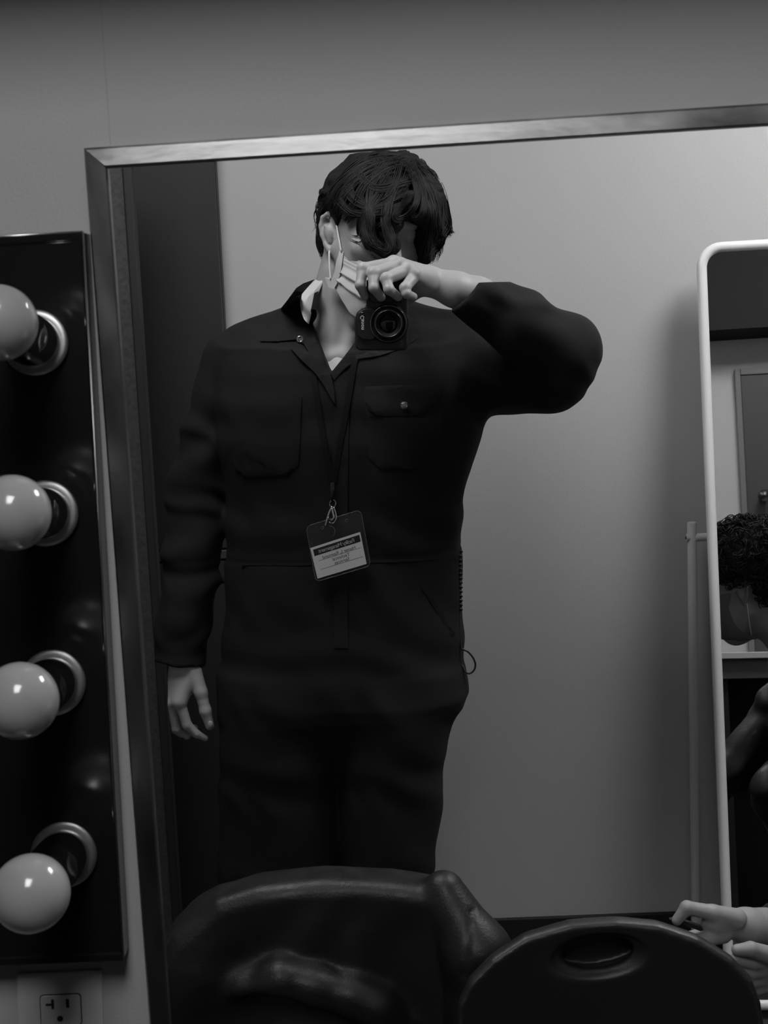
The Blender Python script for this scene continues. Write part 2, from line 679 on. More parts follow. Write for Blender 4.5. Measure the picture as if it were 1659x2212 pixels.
def rring(px, py, w, h, r, d, n=6):
    c = on_wall(px, py)
    up = nrm(on_wall(px - 3, py - 60) - c)
    rt = nrm(on_wall(px + 60, py - 3) - c)
    sw, sh, r = S(w, c) / 2, S(h, c) / 2, S(r, c)
    res = []
    for qx, qz, a0 in ((1, 1, 0), (-1, 1, 90), (-1, -1, 180), (1, -1, 270)):
        for k in range(n + 1):
            a = math.radians(a0 + 90 * k / n)
            res.append(c + rt * (qx * (sw - r) + r * math.cos(a)) + up * (qz * (sh - r) + r * math.sin(a)) - np.array([0, d, 0]))
    return res


for yc in (2177, 2262):
    f = MB().prism(rring(134 + (yc - 2177) * 0.05, yc, 86, 70, 8, 0.0056), rring(134 + (yc - 2177) * 0.05, yc, 86, 70, 8, 0.0041)).build('receptacle', M_PLASTIC, out, bevel=0.0004)
    MB().prism(rring(134 + (yc - 2177) * 0.05, yc, 90, 74, 9, 0.0043), rring(134 + (yc - 2177) * 0.05, yc, 90, 74, 9, 0.0030)).build('receptacle_gap', M_DARK, out)
    x0 = 134 + (yc - 2177) * 0.05
    sl = MB()
    for (sx, sy, w, h, r) in ((x0 - 17, yc - 14, 6, 22, 1), (x0 - 25, yc - 13, 14, 5, 1), (x0 + 15, yc - 16, 7, 20, 1), (x0 - 1, yc + 17, 13, 13, 6)):
        sl.prism(rring(sx, sy, w, h, r, 0.0059), rring(sx, sy, w, h, r, 0.0052))
    sl.build('socket_slot', M_DARK, out)

# unseen dark panels added at near left so frame and strip reflect dark
structure(MB().box((XL, YN + 0.02, 0), (XL + 0.03, 0.9, ZC - 0.02)).build('added_panel_side', mat('added_dark_panel', 0.03, 0.7)))
structure(MB().box((-1.9, -0.62, 0), (-0.42, -0.55, 2.1)).build('added_panel_near', mat('added_dark_panel', 0.03, 0.7)))  # added stand-in for the near side's cabinet and partition

# ---- cabinet and partition at the left of the far wall
YC = 3.055
cx0, cx1 = P(296, 700, YC)[0], P(483, 700, YC)[0]
zc1, zc2 = P(310, 1195, YC)[2], P(310, 1214, YC)[2]
cab = thing('tall_cabinet', ((cx0 + cx1) / 2, YB - 0.1, 0), 'tall dark cabinet behind the photographer against the far wall', 'cabinet')
MB().box((cx0 - 0.004, YC + 0.02, 0.0), (cx1, YB - 0.013, 2.1)).build('body', M_CAB, cab, bevel=0.002)
MB().box((cx0, YC, zc1 + 0.003), (cx1 - 0.002, YC + 0.019, 2.095)).build('door', M_CAB, cab, bevel=0.003)
MB().box((cx0, YC, 0.08), (cx1 - 0.002, YC + 0.019, zc2 - 0.003)).build('door', M_CAB, cab, bevel=0.003)
MB().box((cx0, YC - 0.004, zc2), (cx1 - 0.002, YC + 0.019, zc1)).build('rail', mat('cabinet_rail', 0.05, 0.3), cab, bevel=0.002)
h = P(327, 1251, YC - 0.012)
MB().tube([h + [-0.006, 0.012, 0], h + [-0.006, 0, 0], h + [0.008, 0, 0], h + [0.008, 0.012, 0]], 0.0022, 8).build('handle', M_CHROME, cab, smooth=True)
YP = 2.78
px1 = P(273, 500, YP)[0]
prt = thing('partition_panel', (px1 - 0.3, YP + 0.02, 0), 'dark speckled fabric partition at far left of the reflected room', 'partition')
MB().box((px1 - 0.6, YP, 0.02), (px1, YP + 0.03, 2.0)).build('fabric_panel', M_PANEL, prt, bevel=0.004)
MB().box((px1, YP - 0.002, 0.0), (px1 + 0.018, YP + 0.032, 2.0)).build('edge_post', M_CAB, prt, bevel=0.003)
MB().box((px1 - 0.6, YP - 0.002, 0.0), (px1, YP + 0.032, 0.03)).build('foot_rail', M_CAB, prt, bevel=0.003)

# ---- garment rack
YR = 3.05
rk = thing('garment_rack', (P(1494, 1130, YR)[0], YR, 0), 'pale metal garment rack post and rail against the far wall', 'rack')
pt = P(1494.5, 1128, YR)
r = S(10, pt)
MB().lathe((pt[0], YR, 0.03), (0, 0, 1), [(0, 0), (r, 0), (r, pt[2] - 0.03 - 0.003), (r * 0.9, pt[2] - 0.03), (0, pt[2] - 0.03)], 32).build('upright_post', mat('rack_paint', 0.62, 0.4), rk, smooth=True, autos=True)
pr = P(1500, 1161, YR)
MB().tube([(pt[0] - r - 0.003, YR, pr[2]), (pt[0] + 0.75, YR, pr[2] + 0.0)], S(9, pr), 24).build('rail', mat('rack_paint', 0.62, 0.4), rk, smooth=True, autos=True)
MB().lathe((pt[0] - r, YR, pr[2]), (-1, 0, 0), [(0.004, 0), (0.004, 0.004), (0, 0.005)], 12).build('bolt', M_DARK, rk, smooth=True)
MB().lathe((pt[0] + 0.75, YR, 0.03), (0, 0, 1), [(0, 0), (r, 0), (r, pt[2] - 0.03 - 0.003), (r * 0.9, pt[2] - 0.03), (0, pt[2] - 0.03)], 32).build('upright_post', mat('rack_paint', 0.62, 0.4), rk, smooth=True, autos=True)
MB().tube([(pt[0], YR - 0.12, 0.02), (pt[0], YR + 0.08, 0.02)], 0.016, 12).build('foot', mat('rack_paint', 0.62, 0.4), rk, smooth=True, autos=True)
MB().tube([(pt[0] + 0.75, YR - 0.12, 0.02), (pt[0] + 0.75, YR + 0.08, 0.02)], 0.016, 12).build('foot', mat('rack_paint', 0.62, 0.4), rk, smooth=True, autos=True)

# ---- leaning white-framed mirror (a true reflecting sheet)
LEAN, ROLL, YAW = math.radians(8.0), math.radians(-0.1), math.radians(5.0)
m_o = P(1514, 536, 3.03)
mdn = np.array([math.sin(ROLL), -math.sin(LEAN), -math.cos(LEAN)])
mdn = nrm(mdn)
mrt = nrm(np.array([math.cos(YAW), -math.sin(YAW), 0.0]))
mrt = nrm(mrt - mdn * np.dot(mrt, mdn))
mnm = np.cross(mdn, mrt)          # towards the viewer
if mnm[1] > 0:
    mnm = -mnm
MW, MH, MR = 0.50, (m_o[2] - 0.03) / abs(mdn[2]), 0.045
lm = thing('leaning_mirror', m_o + mdn * MH + mrt * MW / 2, 'tall mirror with rounded white frame leaning on the far wall at right', 'mirror')
path = []
for qx, qy, a0 in ((0, 0, 180), (1, 0, 270), (1, 1, 0), (0, 1, 90)):
    for k in range(9):
        a = math.radians(a0 + 90 * k / 8)
        cx = MR if qx == 0 else MW - MR
        cy = MR if qy == 0 else MH - MR
        path.append(m_o + mrt * (cx + MR * math.cos(a)) + mdn * (cy + MR * math.sin(a)))
MB().tube(path, 0.0112, 16, closed=True).build('frame', mat('white_frame', 0.80, 0.35), lm, smooth=True)
MB().prism([p + mnm * 0.001 for p in path], [p - mnm * 0.004 for p in path]).build('mirror_glass', mat('mirror_silver', 0.72, 0.01, metal=1.0), lm)


def refl(p):
    p = np.asarray(p, float)
    return p - 2 * mnm * float(np.dot(p - (m_o + mnm * 0.001), mnm))


# ---- closet door on the mirror-side wall, seen in the leaning mirror
def in_lean(px, py, y):
    """point on plane y (near side) seen at px,py inside the leaning mirror"""
    d = ray(px, py)
    t = float(np.dot(m_o - EYE, mnm) / np.dot(d, mnm))
    q = EYE + d * t
    r_ = d - 2 * mnm * np.dot(d, mnm)
    return q + r_ * ((y - q[1]) / r_[1])


YD = YW + 0.01
d_tl = in_lean(1585, 800, YD)
d_h = in_lean(1610, 1078, YD)
print('lean door', d_tl, in_lean(1659, 1400, YD), proj(m_o), proj(m_o + mdn * 1.4), 'head real', refl(P(1610, 1290, 3.4)))
dw = 0.78
sgn = 1.0
x0, x1 = d_tl[0], d_tl[0] + dw
M_TRIM = mat('door_trim', 0.17, 0.5)
M_DOOR = mat('door_paint', 0.06, 0.45)
dd = MB().box((x0 + 0.020, YD + 0.001, 0.0), (x1 - 0.035, YD + 0.02, d_tl[2] - 0.024)).build('door_1', M_DOOR, bevel=0.002)
structure(dd)
MB().box((x0, YD + 0.0005, 0), (x0 + 0.020, YD + 0.025, d_tl[2])).build('door_casing', M_TRIM, dd, bevel=0.003)
MB().box((x1 - 0.034, YD + 0.0005, 0), (x1, YD + 0.035, d_tl[2])).build('door_casing', M_TRIM, dd, bevel=0.003)
MB().box((x0 + 0.020, YD + 0.0005, d_tl[2] - 0.024), (x1 - 0.034, YD + 0.025, d_tl[2])).build('door_casing', M_TRIM, dd, bevel=0.003)
MB().lathe((x0 + 0.075, YD + 0.02, d_h[2]), (0, 1, 0), [(0, 0), (0.016, 0), (0.012, 0.02), (0.022, 0.035), (0.02, 0.055), (0, 0.06)], 24).build('door_knob', mat('dull_knob', 0.12, 0.4, metal=1.0), dd, smooth=True)

# ---- ceiling lights (real lamps, one on each side of the mirror wall and one far back)
def troffer(x, y, w, l, power, label):
    t = thing('ceiling_light', (x, y, ZC), label, 'ceiling light', 'ceiling light panels')
    MB().box((x - w / 2 - 0.03, y - l / 2 - 0.03, ZC - 0.03), (x + w / 2 + 0.03, y + l / 2 + 0.03, ZC - 0.001)).build('housing', mat('lamp_housing', 0.7, 0.4), t, bevel=0.003)
    me = mat('lamp_%d' % int(power * 10), 0.8, 0.5, emit=power)
    MB().box((x - w / 2, y - l / 2, ZC - 0.036), (x + w / 2, y + l / 2, ZC - 0.031)).build('diffuser', me, t)
# ================================================================== the person with the camera
YT = 2.60
foot = P(745, 1500, YT)
me_p = thing('person', (foot[0], YT, 0.0), 'standing person in dark coverall holding a camera up to their face', 'person')
M_SKIN = mat('skin', 0.34, 0.48, bump=0.10, bscale=260, var=0.06, vscale=25, sss=0.04)
M_CLOTH = mat('dark_twill', 0.0115, 0.85, bump=0.35, bscale=900, sheen=0.0, spec=0.25, var=0.08, vscale=10)
M_CLOTH2 = mat('dark_twill_layer', 0.0125, 0.85, bump=0.35, bscale=900, sheen=0.0, spec=0.25, var=0.08, vscale=10)
M_HAIR = mat('dark_hair', 0.018, 0.55, spec=0.16, var=0.3, vscale=30)
M_MASK = mat('pale_mask_fabric', 0.50, 0.8, bump=0.15, bscale=600)
M_SHIRT = mat('pale_cotton', 0.58, 0.9, bump=0.3, bscale=700)


def row(py, l, r, b, y=YT, cy=0.0):
    c = P((l + r) / 2, py, y)
    w = S((r - l) / 2, c)
    return (c[2], c[0], y + cy, w, b)


torso_rows = [row(1660, 620, 840, 0.03), row(1570, 500, 950, 0.095), row(1530, 476, 996, 0.122), row(1500, 474, 1006, 0.13), row(1440, 476, 1003, 0.13), row(1380, 480, 1001, 0.128),
              row(1300, 486, 998, 0.125), row(1200, 490, 997, 0.120), row(1090, 488, 1000, 0.125), row(1010, 484, 1016, 0.13), row(950, 482, 1034, 0.132),
              row(880, 480, 1048, 0.130), row(800, 480, 1046, 0.122), row(755, 492, 1030, 0.108)]
leg_l = [row(1330, 590, 640, 0.04), row(1440, 484, 722, 0.112), row(1490, 476, 728, 0.124), row(1540, 476, 730, 0.125), row(1620, 477, 732, 0.12), row(1700, 474, 733, 0.11), row(1890, 470, 738, 0.10), row(2212, 500, 735, 0.085), row(2340, 515, 730, 0.085)]
leg_r = [row(1330, 820, 870, 0.04), row(1440, 735, 985, 0.112), row(1500, 724, 1001, 0.126), row(1545, 722, 982, 0.125), row(1600, 724, 968, 0.12), row(1640, 726, 958, 0.115), row(1740, 730, 956, 0.105), row(1890, 742, 935, 0.095), row(2212, 757, 925, 0.085), row(2340, 765, 920, 0.085)]

SL = [P(500, 785, 2.63), P(430, 1060, 2.63), P(389, 1432, 2.57)]       # hanging sleeve
SR = [P(1010, 775, 2.60), P(1224, 792, 2.47), P(1005, 629, 2.405)]      # raised sleeve
axR = nrm(SR[2] - SR[1])
axL = nrm(SL[2] - SL[1])
NK = P(742, 700, 2.62)
V_OPEN = [P(640, 590, 2.5), P(652, 660, 2.5), P(668, 700, 2.5), P(683, 735, 2.5), P(714, 806, 2.5), P(745, 768, 2.5), P(775, 725, 2.5), P(800, 690, 2.5), P(845, 640, 2.5), P(860, 590, 2.5)]
V_XZ = [(q[0] * 1.0, q[2]) for q in V_OPEN]


def fold_field(p):
    """relief of the coverall cloth, metres"""
    d = 0.0016 * wav(p, (0.25, 0.1, 1), 55, 0.4, 1.2) + 0.0011 * wav(p, (1, 0.2, 0.3), 70, 2.0, 1.5)
    return d


def coverall_core(p):
    d = loft(p, torso_rows)
    # shoulders and the slope up to the collar
    sh = cap(p, P(548, 770, 2.63), P(985, 758, 2.62), 0.068, 0.070)
    d = smin(d, sh, 0.05)
    d = smin(d, cap(p, P(570, 742, 2.64), P(690, 690, 2.67), 0.050, 0.055), 0.03)
    d = smin(d, cap(p, P(960, 735, 2.64), P(830, 695, 2.67), 0.050, 0.055), 0.03)
    d = smin(d, cap(p, P(735, 690, 2.67), P(745, 655, 2.675), 0.074, 0.070), 0.02)
    # chest and back fullness
    d = smin(d, ell(p, P(600, 900, 2.58), (0.11, 0.095, 0.16)), 0.05)
    d = smin(d, ell(p, P(890, 900, 2.58), (0.11, 0.095, 0.16)), 0.05)
    d = smin(d, smin(loft(p, leg_l), loft(p, leg_r), 0.012), 0.03)
    # sleeves
    s1 = smin(cap(p, SL[0], SL[1], 0.060, 0.061), cap(p, SL[1], SL[2] + axL * 0.06, 0.060, 0.049), 0.02)
    u = np.clip(((p - SL[0].astype(np.float32)) @ np.asarray(nrm(SL[2] - SL[0]), np.float32)) / 0.6, 0, 1)
    s1 = s1 + (0.0042 * wav(p, (0.75, 0.2, -1), 62, 0.6, 1.1) + 0.0025 * wav(p, (-0.5, 0.4, -1), 95, 2.2, 1.4)) * np.clip(u * 3, 0, 1) * np.clip((1.0 - u) * 5 + 0.15, 0, 1)
    d = smin(d, s1, 0.016)
    s2 = cap(p, SR[0], P(1190, 808, 2.50), 0.080, 0.066)
    s2 = smin(s2, cap(p, P(1060, 830, 2.60), P(1188, 818, 2.50), 0.062, 0.060), 0.03)
    s2 = smin(s2, cap(p, P(1215,760,2.46), P(1120, 700, 2.42), 0.062, 0.0575), 0.03)
    s2 = smin(s2, ell(p, P(1217, 775, 2.46), (0.062, 0.060, 0.074), rot(ry=0.55)), 0.03)
    s2 = smin(s2, cap(p, P(1120, 700, 2.42), SR[2] + axR * 0.05, 0.056, 0.043), 0.02)
    s2 = s2 + 0.0012 * wav(p, (1, 0.2, -0.5), 60, 1.0, 1.2) + 0.0012 * wav(p, (0.3, 0.2, 1), 90, 0.3, 1.5)
    d = smin(d, s2, 0.035)
    return d + fold_field(p)


def coverall(p):
    d = coverall_core(p)
    # waist seam, front closure
    ws = P(735, 1216, 2.47)
    d = d + 0.0016 * np.exp(-((p[..., 2] - ws[2] - (p[..., 0] - ws[0]) * 0.012) / 0.004) ** 2)
    # cuffs: cut and hollow
    for c, ax, ro, deep in ((SL[2], axL, 0.038, 0.05), (SR[2], axR, 0.0385, 0.07)):
        t = (p - c.astype(np.float32)) @ ax.astype(np.float32)
        q = (p - c.astype(np.float32)) - t[..., None] * ax.astype(np.float32)
        rr = np.sqrt((q * q).sum(-1))
        near = rr < (0.066 if ax is axL else 0.11)
        d = np.where(near & (t > -0.08), np.maximum(d, t - 0.004 + 0.002 * np.sin(p[..., 0] * 90)), d)
        d = np.maximum(d, -np.maximum(rr - ro, np.abs(t) - deep))
    # the open neck
    nz = poly2(p[..., 0], p[..., 2], V_XZ)
    d = smax(d, -np.maximum(nz, p[..., 1] - 2.66), 0.004)
    d = np.maximum(d, -np.maximum(cap(p, P(742, 740, 2.655), P(748, 560, 2.66), 0.064, 0.066), -(p[..., 2] - P(742, 720, 2.6)[2])))
    zt = P(742, 640, 2.66)[2]
    d = np.maximum(d, p[..., 2] - zt - 0.008)
    # trouser hems
    d = np.maximum(d, 0.06 - p[..., 2])
    return d


cov = sdf_mesh('coverall', coverall, (-0.62, 2.33, 0.05), (0.46, 2.80, 1.66), 0.0052, M_CLOTH, me_p)
cov['label'] = 'dark long-sleeved work coverall'
T_COV = bvh(cov)

# ------------------------------------------------------------------ body
HC = P(813, 482, 2.60)          # head centre
R_H = rot(rx=math.radians(12), ry=math.radians(7), rz=math.radians(23))
HS = 1.07   # bowed, turned to the right of the frame


def H(x, y, z):
    """head-local (x to the right, y backwards, z up) to world"""
    return HC + R_H @ (HS * np.array([x, y, z]))


EAR = P(710, 503, 2.615)


def hand_raised(p):
    K = 0.004
    y0 = 2.335
    W = P(925, 607, 2.41)
    d = cap(p, P(1040, 640, 2.43), P(985, 626, 2.415), 0.031, 0.0305)
    d = smin(d, cap(p, P(985, 626, 2.415), W, 0.0295, 0.0265, flat=((0.2, -1, 0.3), 0.85)), 0.015)
    M = [P(850, 569, 2.372), P(866, 574, 2.362), P(882, 584, 2.354), P(895, 596, 2.350)]
    for m_, r_ in zip(M, (0.0135, 0.0135, 0.013, 0.012)):
        d = smin(d, cap(p, W, m_, 0.0215, r_), 0.010)
    d = smin(d, ell(p, P(895, 605, 2.388), (0.036, 0.022, 0.022), rot(ry=0.25)), 0.012)
    fing = [
        [M[0], P(784, 580, 2.345), P(778, 616, 2.332), P(788, 640, 2.345)],
        [M[1], P(806, 590, 2.335), P(808, 622, 2.322), P(823, 642, 2.336)],
        [M[2], P(834, 602, 2.326), P(840, 625, 2.316), P(860, 641, 2.332)],
        [M[3], P(875, 622, 2.322), P(878, 634, 2.318), P(893, 641, 2.334)]]
    rad = [(0.0115, 0.0098, 0.0088, 0.0072), (0.0118, 0.0102, 0.0092, 0.0078), (0.0115, 0.0098, 0.0090, 0.0076), (0.0105, 0.0090, 0.0080, 0.0070)]
    for f, r_ in zip(fing, rad):
        c = cap(p, f[0], f[1], r_[0], r_[1])
        c = smin(c, ell(p, f[1], (r_[1] * 1.08,) * 3), 0.004)
        c = smin(c, cap(p, f[1], f[2], r_[1] * 0.96, r_[2]), 0.002)
        c = smin(c, ell(p, f[2], (r_[2] * 1.05,) * 3), 0.002)
        c = smin(c, cap(p, f[2], f[3], r_[2] * 0.96, r_[3]), 0.002)
        d = smin(d, c, 0.0018)
    # tendons and knuckles
    for m_ in M:
        d = smin(d, ell(p, m_ + np.array([0, -0.004, 0.004]), (0.0105, 0.0095, 0.0095)), 0.005)
    # thumb under the palm, behind the camera
    T = [P(905, 618, 2.40), P(880, 640, 2.425), P(850, 652, 2.442), P(822, 655, 2.440)]
    for i, (a, b) in enumerate(((0.019, 0.0145), (0.0135, 0.0115), (0.0110, 0.0095))):
        d = smin(d, cap(p, T[i], T[i + 1], a, b), 0.006)
    return d


def hand_hanging(p):
    Y0 = 2.555
    W = P(397, 1436, Y0 + 0.01)
    d = cap(p, P(392, 1395, Y0 + 0.015), W, 0.0275, 0.0255)
    M = [P(388, 1516, Y0 - 0.026), P(371, 1519, Y0 - 0.016), P(360, 1520, Y0 - 0.001), P(356, 1518, Y0 + 0.014)]
    d = smin(d, ell(p, P(396, 1468, Y0 - 0.004), (0.030, 0.020, 0.036), rot(ry=0.1)), 0.012)
    for m_, r_ in zip(M, (0.0125, 0.0115, 0.0105, 0.0095)):
        d = smin(d, cap(p, W, m_, 0.0205, r_), 0.010)
        d = smin(d, ell(p, m_, (r_ * 0.98, r_ * 0.95, r_ * 0.98)), 0.004)
    d = smin(d, cap(p, P(415, 1450, Y0 - 0.006), M[0], 0.016, 0.0125), 0.010)
    fing = [
        [M[0], P(404, 1566, Y0 - 0.028), P(424, 1585, Y0 - 0.024), P(444, 1595, Y0 - 0.018)],
        [M[1], P(382, 1574, Y0 - 0.012), P(404, 1588, Y0 + 0.000), P(420, 1573, Y0 + 0.008)],
        [M[2], P(372, 1572, Y0 + 0.006), P(392, 1584, Y0 + 0.018), P(408, 1566, Y0 + 0.026)],
        [M[3], P(364, 1556, Y0 + 0.022), P(382, 1566, Y0 + 0.032), P(396, 1550, Y0 + 0.036)]]
    rad = [(0.0112, 0.0095, 0.0078, 0.0058), (0.0110, 0.0095, 0.0082, 0.0072), (0.0105, 0.0090, 0.0078, 0.0070), (0.0092, 0.0080, 0.0070, 0.0062)]
    for f, r_ in zip(fing, rad):
        c = cap(p, f[0], f[1], r_[0], r_[1])
        c = smin(c, cap(p, f[1], f[2], r_[1], r_[2]), 0.003)
        c = smin(c, cap(p, f[2], f[3], r_[2], r_[3]), 0.003)
        d = smin(d, c, 0.0035)
    T = [P(418, 1452, Y0 - 0.006), P(434, 1496, Y0 - 0.020), P(444, 1536, Y0 - 0.026), P(453, 1567, Y0 - 0.026)]
    for i, (a, b) in enumerate(((0.0165, 0.0130), (0.0122, 0.0108), (0.0112, 0.0088))):
        d = smin(d, cap(p, T[i], T[i + 1], a, b), 0.006)
    # thumbnail
    n = P(455, 1565, Y0 - 0.0365)
    d = smin(d, ell(p, n, (0.0048, 0.0022, 0.0070), rot(ry=0.25)), 0.0012)
    return d


def head(p):
    q = (p - HC.astype(np.float32)) @ R_H.astype(np.float32) / HS
    x, y, z = q[..., 0], q[..., 1], q[..., 2]
    d = ell(q, (0, 0.012, 0.028), (0.079, 0.098, 0.090))
    d = smin(d, ell(q, (0, -0.028, -0.045), (0.064, 0.066, 0.085)), 0.03)
    d = smin(d, ell(q, (0, -0.040, -0.118), (0.030, 0.034, 0.026)), 0.03)            # chin
    for s in (-1, 1):
        d = smin(d, cap(q, (s * 0.060, 0.004, -0.055), (s * 0.024, -0.045, -0.118), 0.016, 0.016), 0.02)   # jaw
        d = smin(d, ell(q, (s * 0.043, -0.066, -0.040), (0.020, 0.016, 0.016)), 0.02)   # cheekbone
        d = smax(d, -ell(q, (s * 0.031, -0.096, -0.006), (0.017, 0.014, 0.011)), 0.012)  # eye socket
        d = smin(d, ell(q, (s * 0.031, -0.077, -0.008), (0.0125, 0.0125, 0.0110)), 0.003)  # eye
        d = smin(d, cap(q, (s * 0.014, -0.090, 0.010), (s * 0.046, -0.080, 0.012), 0.007, 0.006), 0.010)   # brow
        d = smin(d, ell(q, (s * 0.012, -0.100, -0.050), (0.008, 0.009, 0.007)), 0.006)
    d = smin(d, cap(q, (0, -0.090, -0.004), (0, -0.112, -0.046), 0.007, 0.0105), 0.010)  # nose
    d = smin(d, ell(q, (0, -0.089, -0.079), (0.024, 0.010, 0.0055)), 0.006)          # lips
    d = smin(d, ell(q, (0, -0.088, -0.088), (0.020, 0.010, 0.0060)), 0.006)
    d = smax(d, -cap(q, (-0.022, -0.102, -0.0835), (0.022, -0.102, -0.0835), 0.0035), 0.003)
    d = d * HS
    # ears
    e = None
    pts = [(729, 480), (722, 467), (708, 462), (697, 470), (693, 488), (696, 508), (704, 528), (713, 541), (721, 545)]
    ys = [2.590, 2.598, 2.606, 2.612, 2.614, 2.612, 2.606, 2.600, 2.594]
    ep = [P(a, b, c) for (a, b), c in zip(pts, ys)]
    for i in range(len(ep) - 1):
        r0 = 0.0042 if i < 6 else 0.0052
        c = cap(p, ep[i], ep[i + 1], r0, r0 + (0.0010 if i > 5 else 0))
        e = c if e is None else smin(e, c, 0.003)
    bowl = ell(p, P(709, 500, 2.620), (0.0155, 0.0055, 0.030), rot(ry=-0.12, rz=0.35))
    e = smin(e, bowl, 0.004)
    e = smin(e, cap(p, P(704, 488, 2.602), P(712, 522, 2.600), 0.0034), 0.004)       # inner ridge
    e = smin(e, cap(p, P(704, 488, 2.602), P(714, 477, 2.602), 0.0030), 0.004)
    e = smin(e, cap(p, P(724, 505, 2.590), P(725, 514, 2.588), 0.0042), 0.004)       # tragus
    e = smax(e, -ell(p, P(716, 505, 2.602), (0.0075, 0.016, 0.0125)), 0.003)
    e = smax(e, -ell(p, P(708, 481, 2.604), (0.0060, 0.012, 0.0070)), 0.002)
    d = smin(d, e, 0.006)
    d = smin(d, cap(p, P(722, 503, 2.612), P(745, 505, 2.612), 0.020, 0.03), 0.008)
    # far ear
    d = smin(d, ell(q, (0.080, 0.012, -0.012), (0.007, 0.016, 0.030)) * HS, 0.004)
    # neck
    n = cap(p, P(790, 585, 2.63), P(733, 770, 2.655), 0.056, 0.060)
    n = smin(n, cap(p, P(737, 550, 2.640), P(726, 640, 2.650), 0.034, 0.048), 0.012)
    n = smin(n, cap(p, P(722, 590, 2.615), P(722, 775, 2.590), 0.014, 0.012), 0.014)  # neck muscle
    n = smin(n, cap(p, P(800, 640, 2.60), P(742, 770, 2.585), 0.012, 0.010), 0.016)
    n = smin(n, ell(p, P(768, 690, 2.575), (0.011, 0.012, 0.016)), 0.014)
    n = smin(n, cap(p, P(640, 790, 2.61), P(715, 776, 2.580), 0.014, 0.012), 0.02)    # collar bones
    n = smin(n, cap(p, P(838, 790, 2.61), P(752, 776, 2.580), 0.014, 0.012), 0.02)
    return smin(d, n, 0.02)


def trunk(p):
    d = ell(p, P(738, 900, 2.645), (0.17, 0.070, 0.16))
    d = smin(d, cap(p, P(560, 800, 2.64), P(920, 800, 2.64), 0.045), 0.04)
    d = smin(d, cap(p, P(733, 740, 2.655), P(735, 860, 2.65), 0.060, 0.07), 0.04)
    return d


def body_all(p):
    return smin(head(p), trunk(p), 0.02)


b_lo, b_hi = P(540, 985, 2.5), P(935, 330, 2.75)
lo = (b_lo[0] - 0.02, 2.45, b_lo[2])
body = sdf_mesh('body', body_all, lo, (0.19, 2.76, HC[2] + 0.14), 0.0021, M_SKIN, None)


def limbs_mesh():
    res = []
    h1 = sdf_mesh('hr', lambda p: smin(hand_raised(p), cap(p, P(1030, 636, 2.425), SR[1] + np.array([-0.012, 0, 0]), 0.031, 0.036), 0.01),
                  (-0.07, 2.285, 1.54 - 0.08), (0.36, 2.52, 1.56 + 0.12), 0.0015, M_SKIN, None)
    h2 = sdf_mesh('hh', hand_hanging, (-0.46, 2.49, P(400, 1625, 2.55)[2]), (-0.32, 2.63, P(400, 1380, 2.55)[2]), 0.0013, M_SKIN, None)
    ar = sdf_mesh('ar', lambda p: smin(smin(smin(trunk(p), cap(p, P(530, 800, 2.64), SL[1], 0.045, 0.036), 0.02), cap(p, SL[1], P(392, 1400, 2.567), 0.035, 0.027), 0.01),
                                       cap(p, P(950, 800, 2.63), SR[1] + np.array([-0.012, 0, 0]), 0.045, 0.035), 0.02),
                  (-0.47, 2.42, P(400, 1430, 2.55)[2]), (0.38, 2.76, 1.52), 0.006, M_SKIN, None)
    lg = sdf_mesh('lg', lambda p: smin(smin(smin(ell(p, P(735, 1400, YT), (0.17, 0.095, 0.17)), cap(p, P(735, 1350, YT), P(738, 950, 2.64), 0.10, 0.10), 0.05),
                                            cap(p, P(610, 1560, YT), (P(625, 2212, YT)[0], YT, 0.10), 0.075, 0.045), 0.03),
                                       cap(p, P(845, 1560, YT), (P(840, 2212, YT)[0], YT, 0.10), 0.075, 0.045), 0.03),
                  (-0.40, 2.42, 0.05), (0.22, 2.78, 1.42), 0.009, M_SKIN, None)
    return [h1, h2, ar, lg]


def join(target, others, name, parent):
    vs = []
    fs = []
    for o in [target] + others:
        n = len(vs)
        co = np.empty(len(o.data.vertices) * 3, np.float32)
        o.data.vertices.foreach_get('co', co)
        vs.append(co.reshape(-1, 3))
        q = np.empty(len(o.data.polygons) * 4, np.int32)
        o.data.polygons.foreach_get('vertices', q)
        fs.append(q.reshape(-1, 4))
    off = 0
    F_ = []
    for a, b in zip(vs, fs):
        F_.append(b + off)
        off += len(a)
    res = fast_mesh(name, np.concatenate(vs), np.concatenate(F_), M_SKIN, parent)
    for o in [target] + others:
        me_ = o.data
        bpy.data.objects.remove(o)
        bpy.data.meshes.remove(me_)
    return res


T_BODY0 = bvh(body)
body = join(body, limbs_mesh(), 'skin', me_p)
body.name = 'body'

# shoes
for cx in (P(625, 2212, YT)[0], P(840, 2212, YT)[0]):
    c = np.array([cx, YT - 0.04, 0.0])
    sh = sdf_mesh('shoe', lambda p: np.maximum(smin(cap(p, c + [0, 0.07, 0.055], c + [0, -0.10, 0.035], 0.046, 0.042, flat=((1, 0, 0), 0.95)), cap(p, c + [0, 0.05, 0.06], c + [0, 0.05, 0.12], 0.044, 0.048), 0.02), 0.001 - p[..., 2]),
                  c + [-0.07, -0.18, -0.01], c + [0.07, 0.15, 0.16], 0.004, mat('shoe_leather', 0.02, 0.4), me_p)

